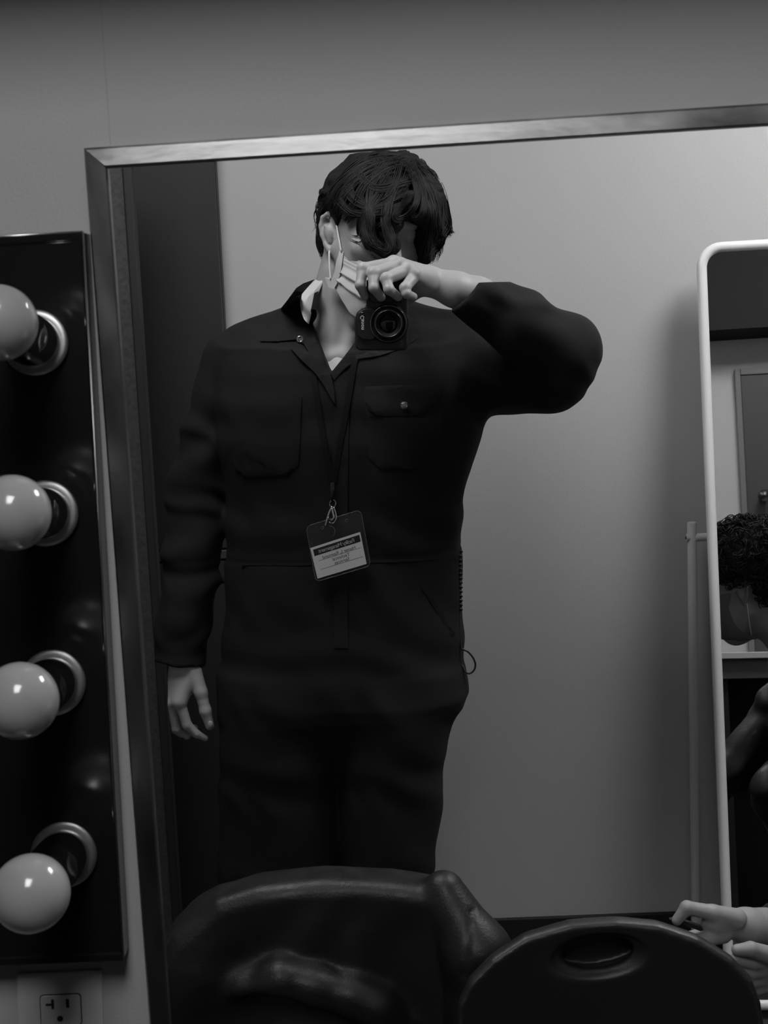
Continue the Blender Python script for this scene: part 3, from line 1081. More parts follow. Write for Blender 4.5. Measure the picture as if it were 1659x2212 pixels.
# ------------------------------------------------------------------ T-shirt and pale collar inside the neck
def tee(p):
    d = cap(p, P(742, 830, 2.635), P(735, 760, 2.650), 0.085, 0.068)
    d = smin(d, ell(p, P(735, 880, 2.62), (0.12, 0.085, 0.10)), 0.03)
    d = d + 0.0016 * wav(p, (0.7, 0, 1), 160, 0.4, 0.6)
    q = P(716, 753, 2.56)
    nk = (p[..., 2] - q[2]) + 1.2 * np.maximum(0, 0.028 - np.abs(p[..., 0] - q[0])) * 0 - 0.9 * np.maximum(np.abs(p[..., 0] - q[0]) - 0.012, 0)
    return np.maximum(d, nk)


sdf_mesh('undershirt', tee, (-0.20, 2.50, P(735, 880, 2.6)[2]), (0.06, 2.75, P(735, 690, 2.6)[2]), 0.0022, M_SHIRT, me_p)
T_IN = bvh(body)


def band(name, outl, inl, y_out, y_in, m, thick=0.003, parent=me_p, rip=0.0):
    """ribbon surface between two px curves with own depths"""
    a = catmull([P(x, y, d) for (x, y), d in zip(outl, y_out)], 8)
    b = catmull([P(x, y, d) for (x, y), d in zip(inl, y_in)], 8)
    n = len(a)
    K = 6
    top, bot = [], []
    for i in range(n):
        for k in range(K + 1):
            t = k / K
            q = a[i] * (1 - t) + b[i] * t
            q = q + np.array([0, -1, 0]) * (0.008 * math.sin(math.pi * t) + rip * math.sin(9 * t + i * 0.25))
            top.append(q + np.array([0, -thick / 2, 0]))
            bot.append(q + np.array([0, thick / 2, 0]))
    W_ = K + 1
    fs = []
    N = n * W_
    for i in range(n - 1):
        for k in range(K):
            q = (i * W_ + k, i * W_ + k + 1, (i + 1) * W_ + k + 1, (i + 1) * W_ + k)
            fs.append(q)
            fs.append(tuple(j + N for j in reversed(q)))
    for i in range(n - 1):
        for k in (0, K):
            fs.append((i * W_ + k, (i + 1) * W_ + k, (i + 1) * W_ + k + N, i * W_ + k + N))
    for i in (0, n - 1):
        for k in range(K):
            fs.append((i * W_ + k, i * W_ + k + 1, i * W_ + k + 1 + N, i * W_ + k + N))
    return MB().add(top + bot, fs).build(name, m, parent, smooth=True, autos=True)


band('inner_collar', [(698, 590), (668, 618), (650, 642), (650, 668), (657, 690)], [(702, 600), (688, 632), (676, 655), (672, 680), (667, 700)],
     [2.66, 2.62, 2.585, 2.55, 2.53], [2.62, 2.60, 2.58, 2.56, 2.535], M_SHIRT, rip=0.0015)

# ------------------------------------------------------------------ collar, lapels, pockets and plackets of the coverall
def P_on(x, y, default=2.50, off=0.002):
    return onto(T_COV, x, y, default, off)


LC = patch('collar', [(655, 612), (640, 622), (618, 652), (602, 672), (575, 705), (562, 737), (600, 737), (640, 733), (656, 742), (668, 762), (678, 757), (684, 738), (668, 700), (655, 688), (650, 655), (652, 635), (680, 603), (672, 606)],
           T_COV, 2.53, 0.007, 0.0045, M_CLOTH2, me_p, label='left half of the coverall collar')
patch('lapel', [(628, 752), (650, 750), (668, 764), (684, 738), (700, 774), (714, 806), (722, 842), (724, 872), (716, 862), (703, 838), (686, 812), (668, 793), (648, 775)],
      T_COV, 2.50, 0.005, 0.0035, M_CLOTH2, me_p)
patch('collar', [(838, 668), (870, 662), (900, 690), (905, 730), (870, 752), (820, 768), (768, 776), (758, 772), (770, 742), (792, 702)],
      T_COV, 2.53, 0.002, 0.0024, M_CLOTH2, me_p, label='right half of the coverall collar')
patch('lapel', [(714, 806), (738, 788), (757, 771), (775, 777), (752, 790), (736, 804), (722, 822), (718, 815)], T_COV, 2.50, 0.002, 0.0025, M_CLOTH2, me_p)
patch('placket', [(722, 822), (748, 802), (756, 830), (752, 1000), (750, 1215), (752, 1400), (722, 1400), (720, 1215), (718, 1000), (724, 872)], T_COV, 2.47, 0.0008, 0.0016, M_CLOTH2, me_p, sub=14)
patch('chest_pocket', [(495, 870), (520, 864), (600, 858), (652, 858), (648, 960), (644, 1005), (618, 1028), (528, 1031), (506, 1012), (498, 960)], T_COV, 2.49, 0.0008, 0.0016, M_CLOTH2, me_p, sub=14, bulge=0.0012)
patch('chest_pocket', [(790, 836), (955, 830), (958, 905), (955, 985), (930, 1010), (825, 1016), (795, 988), (792, 900)], T_COV, 2.48, 0.0006, 0.0012, M_CLOTH2, me_p, sub=14, bulge=0.0010)
patch('pocket_flap', [(788, 835), (870, 832), (956, 828), (952, 856), (942, 868), (912, 896), (880, 898), (815, 898), (795, 884), (788, 866)], T_COV, 2.48, 0.0024, 0.0022, M_CLOTH2, me_p, sub=10, bulge=0.0015)
patch('waist_seam', [(520, 1215), (640, 1216), (760, 1212), (900, 1206), (992, 1200), (992, 1207), (900, 1212), (760, 1218), (640, 1222), (520, 1221)], T_COV, 2.48, 0.0005, 0.0012, M_CLOTH2, me_p, sub=14)
patch('side_pocket_welt', [(905, 1262), (912, 1258), (985, 1370), (978, 1376)], T_COV, 2.48, 0.0005, 0.0015, M_CLOTH2, me_p, sub=14)
M_SNAP = mat('snap_metal', 0.60, 0.25, metal=1.0)
s0 = P_on(648, 733, 2.50, 0.0135)
d0 = -ray(648, 733)
MB().lathe(s0, d0, [(0.0, 0.0), (0.0068, 0.0), (0.0068, 0.0012), (0.0060, 0.0020), (0.0042, 0.0022), (0.0036, 0.0012), (0.0034, 0.0006), (0.0018, 0.0008), (0.0, 0.0016)], 32).build('snap_ring', M_SNAP, me_p, smooth=True)
s1_ = P_on(873, 876, 2.48, 0.0075)
MB().lathe(s1_, -ray(873, 876), [(0, 0), (0.0078, 0), (0.0080, 0.0010), (0.0066, 0.0032), (0.0040, 0.0044), (0, 0.0048)], 10).build('snap_button', mat('dull_snap', 0.40, 0.3, metal=1.0), me_p)
# ------------------------------------------------------------------ hair
def shell_y(px, py, grow=0.0):
    """depth of the hair shell in front of the camera at a given direction"""
    C = HC + R_H @ np.array([0.0, 0.012, 0.030])
    r = np.array([0.092, 0.112, 0.104]) + grow
    d = ray(px, py)
    o = R_H.T @ (EYE - C) / r
    v = R_H.T @ d / r
    a, b, c = v @ v, 2 * o @ v, o @ o - 1
    disc = b * b - 4 * a * c
    t = (-b - math.sqrt(disc)) / (2 * a) if disc > 0 else -b / (2 * a)
    return (EYE + d * t)[1]


def hair_base(p):
    q = (p - HC.astype(np.float32)) @ R_H.astype(np.float32) / HS
    z, y = q[..., 2], q[..., 1]
    d = ell(q, (0, 0.018, 0.034), (0.086, 0.104, 0.096))
    d = smin(d, ell(q, (0.030, 0.010, 0.045), (0.072, 0.085, 0.080)), 0.02)
    # hairline: forehead high, sides down in front of the ear, nape low
    line = np.where(y < 0.0, 0.040 + (-0.9) * (y + 0.06), -0.014) - np.clip(y, 0, 0.1) * 0.9
    line = np.where(y < -0.02, np.minimum(0.058, 0.01 - 0.9 * y), line)
    d = smax(d, line - z, 0.008) * HS
    # fringe fallen over the brow, bulk over the far side
    f = cap(p, P(800, 470, 2.50), P(800, 520, 2.485), 0.022, 0.012)
    f = smin(f, cap(p, P(800, 525, 2.485), P(838, 545, 2.478), 0.014, 0.012), 0.01)
    f = smin(f, cap(p, P(845, 470, 2.49), P(850, 535, 2.478), 0.020, 0.010), 0.012)
    f = smin(f, cap(p, P(880, 440, 2.50), P(915, 470, 2.51), 0.024, 0.022), 0.02)
    f = smin(f, cap(p, P(925, 430, 2.54), P(938, 500, 2.54), 0.030, 0.018), 0.02)
    f = smin(f, cap(p, P(930, 480, 2.55), P(922, 540, 2.55), 0.020, 0.010), 0.015)
    f = smin(f, cap(p, P(722, 420, 2.64), P(704, 540, 2.66), 0.026, 0.012), 0.02)
    f = smin(f, cap(p, P(740, 400, 2.60), P(870, 372, 2.56), 0.030, 0.036), 0.03)
    d = smin(d, f, 0.015)
    n = 0.0022 * wav(p, (1, 0.3, 0.9), 150, 0.3, 1.3, 0.3) + 0.0016 * wav(p, (-0.6, 0.4, 1), 230, 1.3, 1.5, 0.3) + 0.0010 * wav(p, (0.9, 0.2, -0.7), 420, 2.1, 1.8, 0.3)
    d = d + n
    # keep the ear free
    d = smax(d, -ell(p, P(709, 506, 2.590), (0.021, 0.030, 0.036), rot(ry=-0.1)), 0.004)
    # skin windows at temple and forehead
    d = smax(d, -cap(p, P(765, 512, 2.46), P(745, 540, 2.50), 0.024, 0.020), 0.004)
    d = smax(d, -cap(p, P(893, 505, 2.44), P(885, 555, 2.44), 0.019, 0.026), 0.004)
    d = smin(d, cap(p, P(917, 470, 2.54), P(914, 560, 2.545), 0.020, 0.013) + n, 0.006)
    return d


hair = sdf_mesh('hair_mass', hair_base, P(670, 590, 2.60) + np.array([0, -0.16, 0]), P(995, 322, 2.60) + np.array([0, 0.16, 0]), 0.0026, M_HAIR, None)

GUIDES = [
    # (points, spread px, count, radius, curl amplitude px, curl turns, depth shift)
    ([(858, 346), (800, 349), (755, 378), (724, 410), (712, 436), (706, 454)], 12, 90, 0.0016, 3, 2.0, 0.0),
    ([(868, 350), (815, 362), (772, 388), (742, 420), (730, 452), (722, 468)], 13, 90, 0.0017, 3, 2.0, -0.003),
    ([(880, 352), (845, 362), (808, 384), (782, 416), (770, 446), (750, 470), (742, 478)], 12, 80, 0.0017, 3, 1.6, -0.006),
    ([(772, 362), (785, 392), (812, 408), (845, 404), (872, 390), (893, 385)], 11, 80, 0.0018, 2, 1.0, -0.010),
    ([(745, 400), (765, 428), (795, 445), (830, 440), (858, 420), (880, 400)], 11, 70, 0.0018, 2, 1.0, -0.010),
    ([(730, 425), (748, 452), (775, 462), (808, 462), (832, 452)], 9, 60, 0.0016, 2, 1.0, -0.008),
    ([(835, 344), (818, 372), (800, 410), (795, 452), (800, 490), (812, 522), (832, 540)], 13, 90, 0.0016, 5, 2.0, -0.010),
    ([(868, 350), (856, 392), (838, 430), (832, 470), (842, 508), (852, 540), (838, 556), (818, 552)], 10, 80, 0.0016, 4, 1.5, -0.012),
    ([(850, 352), (828, 400), (800, 444), (782, 480), (786, 515), (806, 540), (835, 552), (856, 548)], 12, 80, 0.0015, 5, 1.6, -0.010),
    ([(876, 352), (896, 392), (900, 430), (890, 455), (872, 470), (858, 474), (852, 464), (862, 456)], 8, 50, 0.0015, 3, 1.0, -0.012),
    ([(884, 354), (912, 400), (916, 440), (910, 466), (896, 474), (888, 466), (898, 458)], 8, 50, 0.0015, 3, 1.0, -0.010),
    ([(884, 352), (925, 380), (950, 428), (958, 470), (966, 496), (976, 508)], 10, 80, 0.0016, 4, 2.2, 0.0),
    ([(888, 355), (930, 395), (950, 450), (950, 500), (940, 535), (928, 558)], 12, 90, 0.0016, 6, 2.4, 0.0),
    ([(886, 358), (918, 410), (932, 460), (928, 510), (918, 545), (908, 556)], 10, 70, 0.0016, 5, 2.0, -0.004),
    ([(900, 360), (945, 400), (962, 450), (966, 490), (950, 520), (946, 545), (932, 562)], 8, 40, 0.0012, 6, 3.0, 0.004),
    ([(735, 392), (706, 420), (694, 455), (690, 490), (688, 520), (694, 548), (704, 560)], 6, 60, 0.0014, 4, 3.0, 0.050),
    ([(780, 352), (735, 380), (705, 410), (694, 440), (688, 475), (690, 500)], 7, 70, 0.0016, 8, 3.0, 0.030),
    ([(860, 340), (890, 350), (925, 378), (945, 410), (962, 450)], 9, 50, 0.0015, 3, 2.0, 0.01),
    ([(800, 342), (838, 335), (872, 338), (905, 356), (930, 380)], 5, 50, 0.0014, 2, 1.5, 0.01),
    ([(940, 420), (962, 455), (966, 480), (972, 498), (980, 509)], 6, 26, 0.0012, 6, 1.6, 0.006),
    ([(950, 470), (960, 505), (946, 512), (942, 535), (950, 520)], 6, 22, 0.0011, 7, 1.6, 0.006),
    ([(940, 480), (950, 515), (938, 540), (930, 563), (922, 556)], 7, 26, 0.0011, 8, 2.0, 0.004),
    ([(900, 345), (912, 350), (922, 366), (940, 380), (948, 400)], 5, 24, 0.0012, 5, 2.0, 0.012),
    ([(760, 366), (735, 384), (712, 402), (700, 420), (694, 440)], 5, 30, 0.0013, 7, 2.6, 0.020),
    ([(800, 440), (788, 470), (785, 492), (778, 508), (764, 512), (750, 505)], 7, 6, 0.0010, 2, 1.0, -0.02),
    ([(815, 450), (800, 480), (795, 498), (782, 506), (764, 498)], 6, 5, 0.0010, 2, 1.0, -0.02),
    ([(838, 455), (826, 480), (812, 492), (800, 500)], 5, 6, 0.0010, 1, 1.0, -0.02),
    ([(790, 430), (786, 470), (788, 500), (786, 520), (770, 524), (755, 518), (748, 508)], 5, 4, 0.0010, 2, 1.0, -0.02),
]


def strands(guides, seed, proj_fn, sides=5):
    rr = np.random.default_rng(seed)
    mb = MB()
    for pts, spread, cnt, rad, amp, turns, dy in guides:
        g = catmull(np.array(pts, float), 5)
        n = len(g)
        tt = np.linspace(0, 1, n)
        tang = np.gradient(g, axis=0)
        tang /= np.linalg.norm(tang, axis=1)[:, None] + 1e-9
        nor = np.stack([-tang[:, 1], tang[:, 0]], 1)
        for _ in range(cnt):
            o1, o2 = rr.normal(0, 0.55, 2) * spread
            s0 = rr.uniform(0, 0.22)
            s1 = rr.uniform(0.75, 1.0)
            ph = rr.uniform(0, 6.28)
            am = amp * rr.uniform(0.4, 1.3)
            dd = rr.uniform(-0.006, 0.006)
            prof = (o1 * (1 - tt) + o2 * tt) + am * (0.25 + tt) * np.sin(ph + tt * turns * 6.28 * rr.uniform(0.8, 1.2))
            c = g + nor * prof[:, None]
            res, rads = [], []
            r0 = rad * rr.uniform(0.5, 1.2)
            for i in range(n):
                if tt[i] < s0 - 0.03 or tt[i] > s1 + 0.03:
                    continue
                res.append(proj_fn(c[i][0], c[i][1], dy + dd + 0.003 * math.sin(ph * 2 + tt[i] * 9)))
                u = (tt[i] - s0) / (s1 - s0)
                rads.append(r0 * max(0.18, math.sin(math.pi * min(max(u, 0.06) * 0.9 + 0.08, 0.97))))
            if len(res) > 3:
                A_ = np.array(res)
                for _ in range(4):
                    A_[1:-1] = 0.25 * A_[:-2] + 0.5 * A_[1:-1] + 0.25 * A_[2:]
                mb.tube(list(A_), rads, sides)
    return mb


T_HAIR = bvh(hair)


def hair_pt(px, py, dy):
    if dy > 0.04:
        return P(px, py, 2.655 + (dy - 0.05))
    y = shell_y(px, py, 0.004)
    if dy < -0.015:
        y = 2.58
        hb_ = T_BODY0.ray_cast(Vector(EYE), Vector(ray(px, py)))
        if hb_[0] is not None:
            y = hb_[0][1] - 0.003
        dy = 0.0
    hit = T_HAIR.ray_cast(Vector(EYE), Vector(ray(px, py)))
    if hit[0] is not None and hit[0][1] < y + 0.03:
        y = min(hit[0][1] - 0.002, y)
    return P(px, py, y + 0.5 * dy)


st = strands(GUIDES, 3, hair_pt)
hm = hair
n0 = len(hm.data.vertices)
co = np.empty(n0 * 3, np.float32)
hm.data.vertices.foreach_get('co', co)
V = [tuple(v) for v in co.reshape(-1, 3)]
Fq = [tuple(p.vertices) for p in hm.data.polygons]
st.add(V, Fq)
bpy.data.objects.remove(hm)
hair = link('hair', st.v, st.f, M_HAIR, me_p, True, 'tousled wavy dark hair')
M_HAIR0 = mat('dark_hair_mass', 0.010, 0.8, bump=0.8, bscale=300, spec=0.2)
hair.data.materials.append(M_HAIR0)
nb = len(Fq)
nt_ = len(hair.data.polygons)
mi = np.zeros(nt_, np.int32)
mi[nt_ - nb:] = 1
hair.data.polygons.foreach_set('material_index', mi)

# ------------------------------------------------------------------ face mask
net = [
    [(733, 542, 2.566), (741, 546, 2.558), (765, 557, 2.530), (792, 568, 2.500), (845, 578, 2.462), (885, 573, 2.455), (912, 570, 2.475)],
    [(726, 566, 2.568), (738, 568, 2.555), (764, 582, 2.525), (792, 594, 2.490), (845, 602, 2.448), (885, 598, 2.446), (912, 592, 2.475)],
    [(722, 588, 2.570), (734, 592, 2.555), (760, 608, 2.522), (790, 622, 2.485), (842, 630, 2.450), (880, 622, 2.452), (905, 612, 2.480)],
    [(716, 606, 2.574), (728, 611, 2.558), (752, 634, 2.530), (785, 652, 2.495), (838, 660, 2.458), (872, 650, 2.465), (898, 632, 2.492)],
    [(709, 619, 2.578), (723, 622, 2.562), (742, 654, 2.542), (766, 684, 2.522), (825, 694, 2.490), (862, 678, 2.495), (890, 650, 2.510)]]
NU, NV = 56, 48
rows_ = []
for r_ in net:
    rows_.append(catmull([P(*q) for q in r_], 10))
rows_ = np.array(rows_)
cols = []
for i in range(rows_.shape[1]):
    cols.append(catmull(rows_[:, i], 14))
G = np.array(cols)          # (u, v, 3)
nu, nv = G.shape[:2]
for i in range(nu):
    for j in range(nv):
        u, v = i / (nu - 1), j / (nv - 1)
        w_ = min(1.0, u * 7) * min(1, (1 - u) * 7)
        a = 0.0
        for k, c in enumerate((0.10, 0.17, 0.24)):
            a += 0.0016 * math.exp(-((v - c) / 0.02) ** 2)
        for c in (0.52, 0.74):
            x = (v - c + 0.05 * math.sin(u * 5)) / 0.16
            if -1 < x < 0:
                a += 0.0090 * (1 + x)
        a += 0.0012 * math.sin(u * 31 + v * 13) * (1 - u) * math.sin(v * 3.1)
        G[i, j, 1] -= a * w_
sd = -0.0012
top = G.reshape(-1, 3)
bot = top + np.array([0, 0.0012, 0])
N_ = nu * nv
fs = []
for i in range(nu - 1):
    for j in range(nv - 1):
        q = (i * nv + j, i * nv + j + 1, (i + 1) * nv + j + 1, (i + 1) * nv + j)
        fs += [q, tuple(k + N_ for k in reversed(q))]
for i in range(nu - 1):
    for j in (0, nv - 1):
        fs.append((i * nv + j, (i + 1) * nv + j, (i + 1) * nv + j + N_, i * nv + j + N_))
for j in range(nv - 1):
    for i in (0, nu - 1):
        fs.append((i * nv + j, i * nv + j + 1, i * nv + j + 1 + N_, i * nv + j + N_))
fm = MB().add(np.concatenate([top, bot]), fs).build('face_mask', M_MASK, me_p, smooth=True, label='pleated pale surgical face mask')
# side hem and the folded lower corner
hem = MB()
hl = catmull([P(733, 541, 2.558), P(727, 566, 2.556), P(722, 588, 2.558), P(715, 606, 2.562), P(708, 620, 2.568)], 6)
hr_ = catmull([P(742, 544, 2.552), P(739, 567, 2.548), P(735, 591, 2.548), P(729, 610, 2.552), P(721, 624, 2.556)], 6)
n = len(hl)
o_ = np.array([0, 0.003, 0])
hem.add(np.concatenate([hl, hr_, hl + o_, hr_ + o_]),
        [q for i in range(n - 1) for q in ((i, i + 1, n + i + 1, n + i), (2 * n + i, 3 * n + i, 3 * n + i + 1, 2 * n + i + 1),
                                           (i, 2 * n + i, 2 * n + i + 1, i + 1), (n + i, n + i + 1, 3 * n + i + 1, 3 * n + i))] + [(0, n, 3 * n, 2 * n), (n - 1, 3 * n - 1, 4 * n - 1, 2 * n - 1)])
a = [P(701, 599, 2.575), P(715, 600, 2.566), P(716, 606, 2.563), P(710, 620, 2.567)]
hem.prism(a, [q + np.array([0, 0.003, 0]) for q in a])
hem.build('side_hem', M_MASK, fm, smooth=False)
M_LOOP = mat('white_elastic', 0.65, 0.7)
MB().tube(catmull([P(716, 470, 2.605), P(724, 472, 2.592), P(727, 486, 2.572), P(731, 510, 2.562), P(737, 543, 2.553)], 6), 0.0018, 10).build('ear_loop', M_LOOP, fm, smooth=True)
MB().tube(catmull([P(712, 541, 2.595), P(711, 552, 2.580), P(712, 575, 2.570), P(714, 603, 2.563)], 6), 0.0018, 10).build('ear_loop', M_LOOP, fm, smooth=True)

# ------------------------------------------------------------------ the camera
YK = 2.352
M_CAM = mat('camera_black', 0.010, 0.42, bump=0.15, bscale=700)
M_GRIP = mat('camera_rubber', 0.012, 0.75, bump=0.6, bscale=1200)
M_RING = mat('camera_ring', 0.006, 0.6, spec=0.25)
M_GLASS = mat('lens_glass', 0.003, 0.10, spec=0.35)
M_WHITE = mat('white_lettering', 0.85, 0.4)
M_GREY = mat('grey_lettering', 0.10, 0.4)
kc = P(835, 700, YK + 0.02)
ck = thing('camera', kc, 'small black mirrorless camera held upright in the raised hand', 'camera')


def px_loop(pts, y):
    return [P(x, yv, YK) * 0 + yy(P(x, yv, YK), y) for x, yv in pts]


bl = [(791, 604), (878, 604), (881, 612), (881, 749), (875, 757), (775, 757), (768, 750), (766, 690), (771, 674), (781, 665), (791, 661)]
MB().prism(px_loop(bl, YK), px_loop(bl, YK + 0.034)).build('body', M_CAM, ck, bevel=0.003, seg=3)
hl_ = [(770, 688), (774, 676), (783, 668), (806, 664), (812, 672), (812, 728), (806, 736), (783, 734), (773, 726)]
MB().prism(px_loop(hl_, YK - 0.006), px_loop(hl_, YK + 0.002)).build('viewfinder_housing', M_CAM, ck, bevel=0.0025, seg=3)
gl = [(797, 606), (876, 606), (876, 645), (868, 654), (805, 654), (797, 647)]
MB().prism(px_loop(gl, YK - 0.009), px_loop(gl, YK + 0.002)).build('grip', M_GRIP, ck, bevel=0.003, seg=3)
eb = [(772, 690), (776, 690), (776, 724), (772, 724)]
lc = P(839, 699, YK)
ax_l = np.array([0.0, -1.0, 0.0])
R1 = S(39, lc)
MB().lathe(lc, ax_l, [(0, 0), (R1 * 1.10, 0), (R1 * 1.10, 0.003), (R1 * 1.02, 0.004), (R1, 0.005), (R1, 0.016), (R1 * 0.975, 0.0175), (R1 * 0.92, 0.0175), (R1 * 0.90, 0.016),
                      (R1 * 0.86, 0.0155), (0, 0.0155)], 64).build('lens_barrel', M_RING, ck, smooth=True, autos=True)
MB().lathe(lc, ax_l, [(R1 * 0.80, 0.0150), (R1 * 0.80, 0.0215), (R1 * 0.765, 0.0228), (R1 * 0.72, 0.0225), (R1 * 0.70, 0.0205), (R1 * 0.50, 0.0165), (R1 * 0.46, 0.0160), (0, 0.0160)], 64).build('lens_ring', M_RING, ck, smooth=True, autos=True)
M_EDGE = mat('lens_edge_metal', 0.30, 0.25, metal=1.0)
for rr_, hh_ in ((R1 * 0.985, 0.0176), (R1 * 0.72, 0.0226)):
    MB().tube([lc + np.array([rr_ * math.cos(a), -hh_, rr_ * math.sin(a)]) for a in np.linspace(0, 2 * math.pi, 64, endpoint=False)], 0.00055, 8, closed=True).build('trim_ring', M_EDGE, ck, smooth=True)
MB().lathe(lc, ax_l, [(0.0, 0.0205), (R1 * 0.15, 0.0203), (R1 * 0.3, 0.0196), (R1 * 0.42, 0.0184), (R1 * 0.5, 0.0168), (R1 * 0.5, 0.0160)], 48).build('front_glass', M_GLASS, ck, smooth=True)
tx = nrm(yy(P(783, 712, YK), YK) - yy(P(783, 682, YK), YK))
ty = nrm(yy(P(770, 700, YK), YK) - yy(P(800, 698, YK), YK))
text_mesh('brand_lettering', 'Canon', S(11.2, lc), M_WHITE, ck, yy(P(782.7, 697, YK - 0.0063), YK - 0.0063), tx, ty, ext=0.0001, offset=0.00012, space=1.04)
text_mesh('model_lettering', 'EOS', S(8.4, lc), M_GREY, ck, yy(P(868.5, 742, YK - 0.0001), YK - 0.0002), tx, ty, ext=0.0001, space=1.0)
MB().tube([yy(P(779, 675.5, YK), YK - 0.0062), yy(P(788, 675, YK), YK - 0.0062)], 0.0005, 6).build('hot_shoe_edge', M_SNAP, ck, smooth=True)
MB().lathe(yy(P(781, 702, YK), YK + 0.034), (0, 1, 0), [(0, 0), (0.009, 0), (0.009, 0.006), (0.006, 0.008), (0, 0.008)], 24).build('eyecup', M_GRIP, ck, smooth=True, autos=True)

# ------------------------------------------------------------------ lanyard and badge
M_STRAP = mat('lanyard_ribbon', 0.006, 0.8, bump=0.3, bscale=900, spec=0.2)
lan = thing('lanyard', P(718, 1040, 2.47), 'thin black lanyard strap hanging round the neck over the coverall', 'lanyard')


def strap(pts, w, name, extra=None, default=2.50, off=0.004):
    g = catmull(np.array([(x, y) for x, y in pts], float), 8)
    ext = [] if extra is None else extra
    c3 = [onto(T_COV, x, y, default, off) for x, y in g]
    ys = np.array([c[1] for c in c3])
    for _ in range(12):
        ys[1:-1] = np.minimum(ys[1:-1], 0) * 0 + 0.25 * ys[:-2] + 0.5 * ys[1:-1] + 0.25 * ys[2:]
    L = []
    for (x, y), yv in zip(g, ys):
        L.append(P(x, y, yv))
    L = np.array(ext + L) if ext else np.array(L)
    t = np.gradient(L, axis=0)
    t /= np.linalg.norm(t, axis=1)[:, None]
    side = np.cross(t, np.array([0, -1.0, 0]))
    side /= np.linalg.norm(side, axis=1)[:, None] + 1e-9
    th = np.array([0, -0.0006, 0])
    hw = (w / 2) * np.clip(0.55 + np.arange(len(L)) / 28.0, 0, 1)[:, None]
    vs = np.concatenate([L - side * hw + th, L + side * hw + th, L + side * hw - th, L - side * hw - th])
    n = len(L)
    fs = []
    for i in range(n - 1):
        for a_, b_ in ((0, 1), (1, 2), (2, 3), (3, 0)):
            fs.append((a_ * n + i, a_ * n + i + 1, b_ * n + i + 1, b_ * n + i))
    fs += [(0, n, 2 * n, 3 * n), (n - 1, 4 * n - 1, 3 * n - 1, 2 * n - 1)]
    return MB().add(vs, fs).build(name, M_STRAP, lan, smooth=False)


strap([(672, 700), (672, 740), (676, 800), (684, 860), (697, 940), (711, 1010), (716, 1042)], 0.0105, 'strap',
      extra=[P(696, 592, 2.66), P(689, 612, 2.625), P(682, 636, 2.590), P(676, 668, 2.555)])
strap([(786, 715), (772, 755), (764, 790), (754, 850), (742, 920), (729, 990), (721, 1042)], 0.0105, 'strap',
      extra=[P(800, 640, 2.60), P(800, 680, 2.560)])
yb = min(onto(T_COV, 715, 1060, 2.48)[1], onto(T_COV, 730, 1180, 2.48)[1]) - 0.012
MB().prism([P(713, 1043, yb - 0.001), P(722, 1042, yb - 0.001), P(722, 1060, yb - 0.001), P(713, 1060, yb - 0.001)],
           [P(713, 1043, yb + 0.003), P(722, 1042, yb + 0.003), P(722, 1060, yb + 0.003), P(713, 1060, yb + 0.003)]).build('crimp', mat('crimp_metal', 0.12, 0.3, metal=1.0), lan, bevel=0.0004)
MB().tube([P(717, 1058, yb), P(717, 1075, yb), P(718, 1088, yb)], 0.003, 10).build('strap_end', M_STRAP, lan, smooth=True)
hk = MB()
hk.tube(catmull([P(712, 1090, yb), P(714, 1083, yb - 0.001), P(721, 1080, yb - 0.001), P(725, 1086, yb), P(723, 1094, yb), P(716, 1096, yb)], 5, True), 0.0012, 8, True)
hk.tube(catmull([P(718, 1094, yb - 0.001), P(712, 1105, yb - 0.002), P(707, 1120, yb - 0.003), P(703, 1136, yb - 0.003)], 5), [0.0028 - 0.0009 * i / 15 for i in range(16)], 8)
hk.tube(catmull([P(721, 1096, yb - 0.001), P(725, 1108, yb - 0.002), P(726, 1120, yb - 0.003), P(720, 1130, yb - 0.003), P(711, 1128, yb - 0.003)], 5), 0.0015, 8)
hk.tube(catmull([P(717, 1098, yb - 0.002), P(719, 1108, yb - 0.003), P(721, 1118, yb - 0.004), P(715, 1124, yb - 0.004)], 5), 0.0020, 8)
hk.build('swivel_hook', M_CHROME, lan, smooth=True)

bd = thing('name_badge', P(730, 1180, yb), 'clear plastic name badge with printed white card hanging at the waist', 'badge')
TL, TR, BR_, BL_ = (661, 1137), (779, 1101), (801, 1222), (682, 1257)
M_VINYL = mat('clear_vinyl', 0.25, 0.12, alpha=0.055, spec=0.6)
M_VEDGE = mat('vinyl_edge', 0.22, 0.2, alpha=0.45)


def badge_pt(u, v, d=0.0):
    x = (TL[0] * (1 - u) + TR[0] * u) * (1 - v) + (BL_[0] * (1 - u) + BR_[0] * u) * v
    y = (TL[1] * (1 - u) + TR[1] * u) * (1 - v) + (BL_[1] * (1 - u) + BR_[1] * u) * v
    return P(x, y, yb - 0.003 - d)


def rr_loop(u0, v0, u1, v1, ru, rv, d, n=6):
    res = []
    for cx, cy, a0 in ((u1 - ru, v0 + rv, -90), (u1 - ru, v1 - rv, 0), (u0 + ru, v1 - rv, 90), (u0 + ru, v0 + rv, 180)):
        for k in range(n + 1):
            a = math.radians(a0 + 90 * k / n)
            res.append(badge_pt(cx + ru * math.cos(a), cy + rv * math.sin(a), d))
    return res


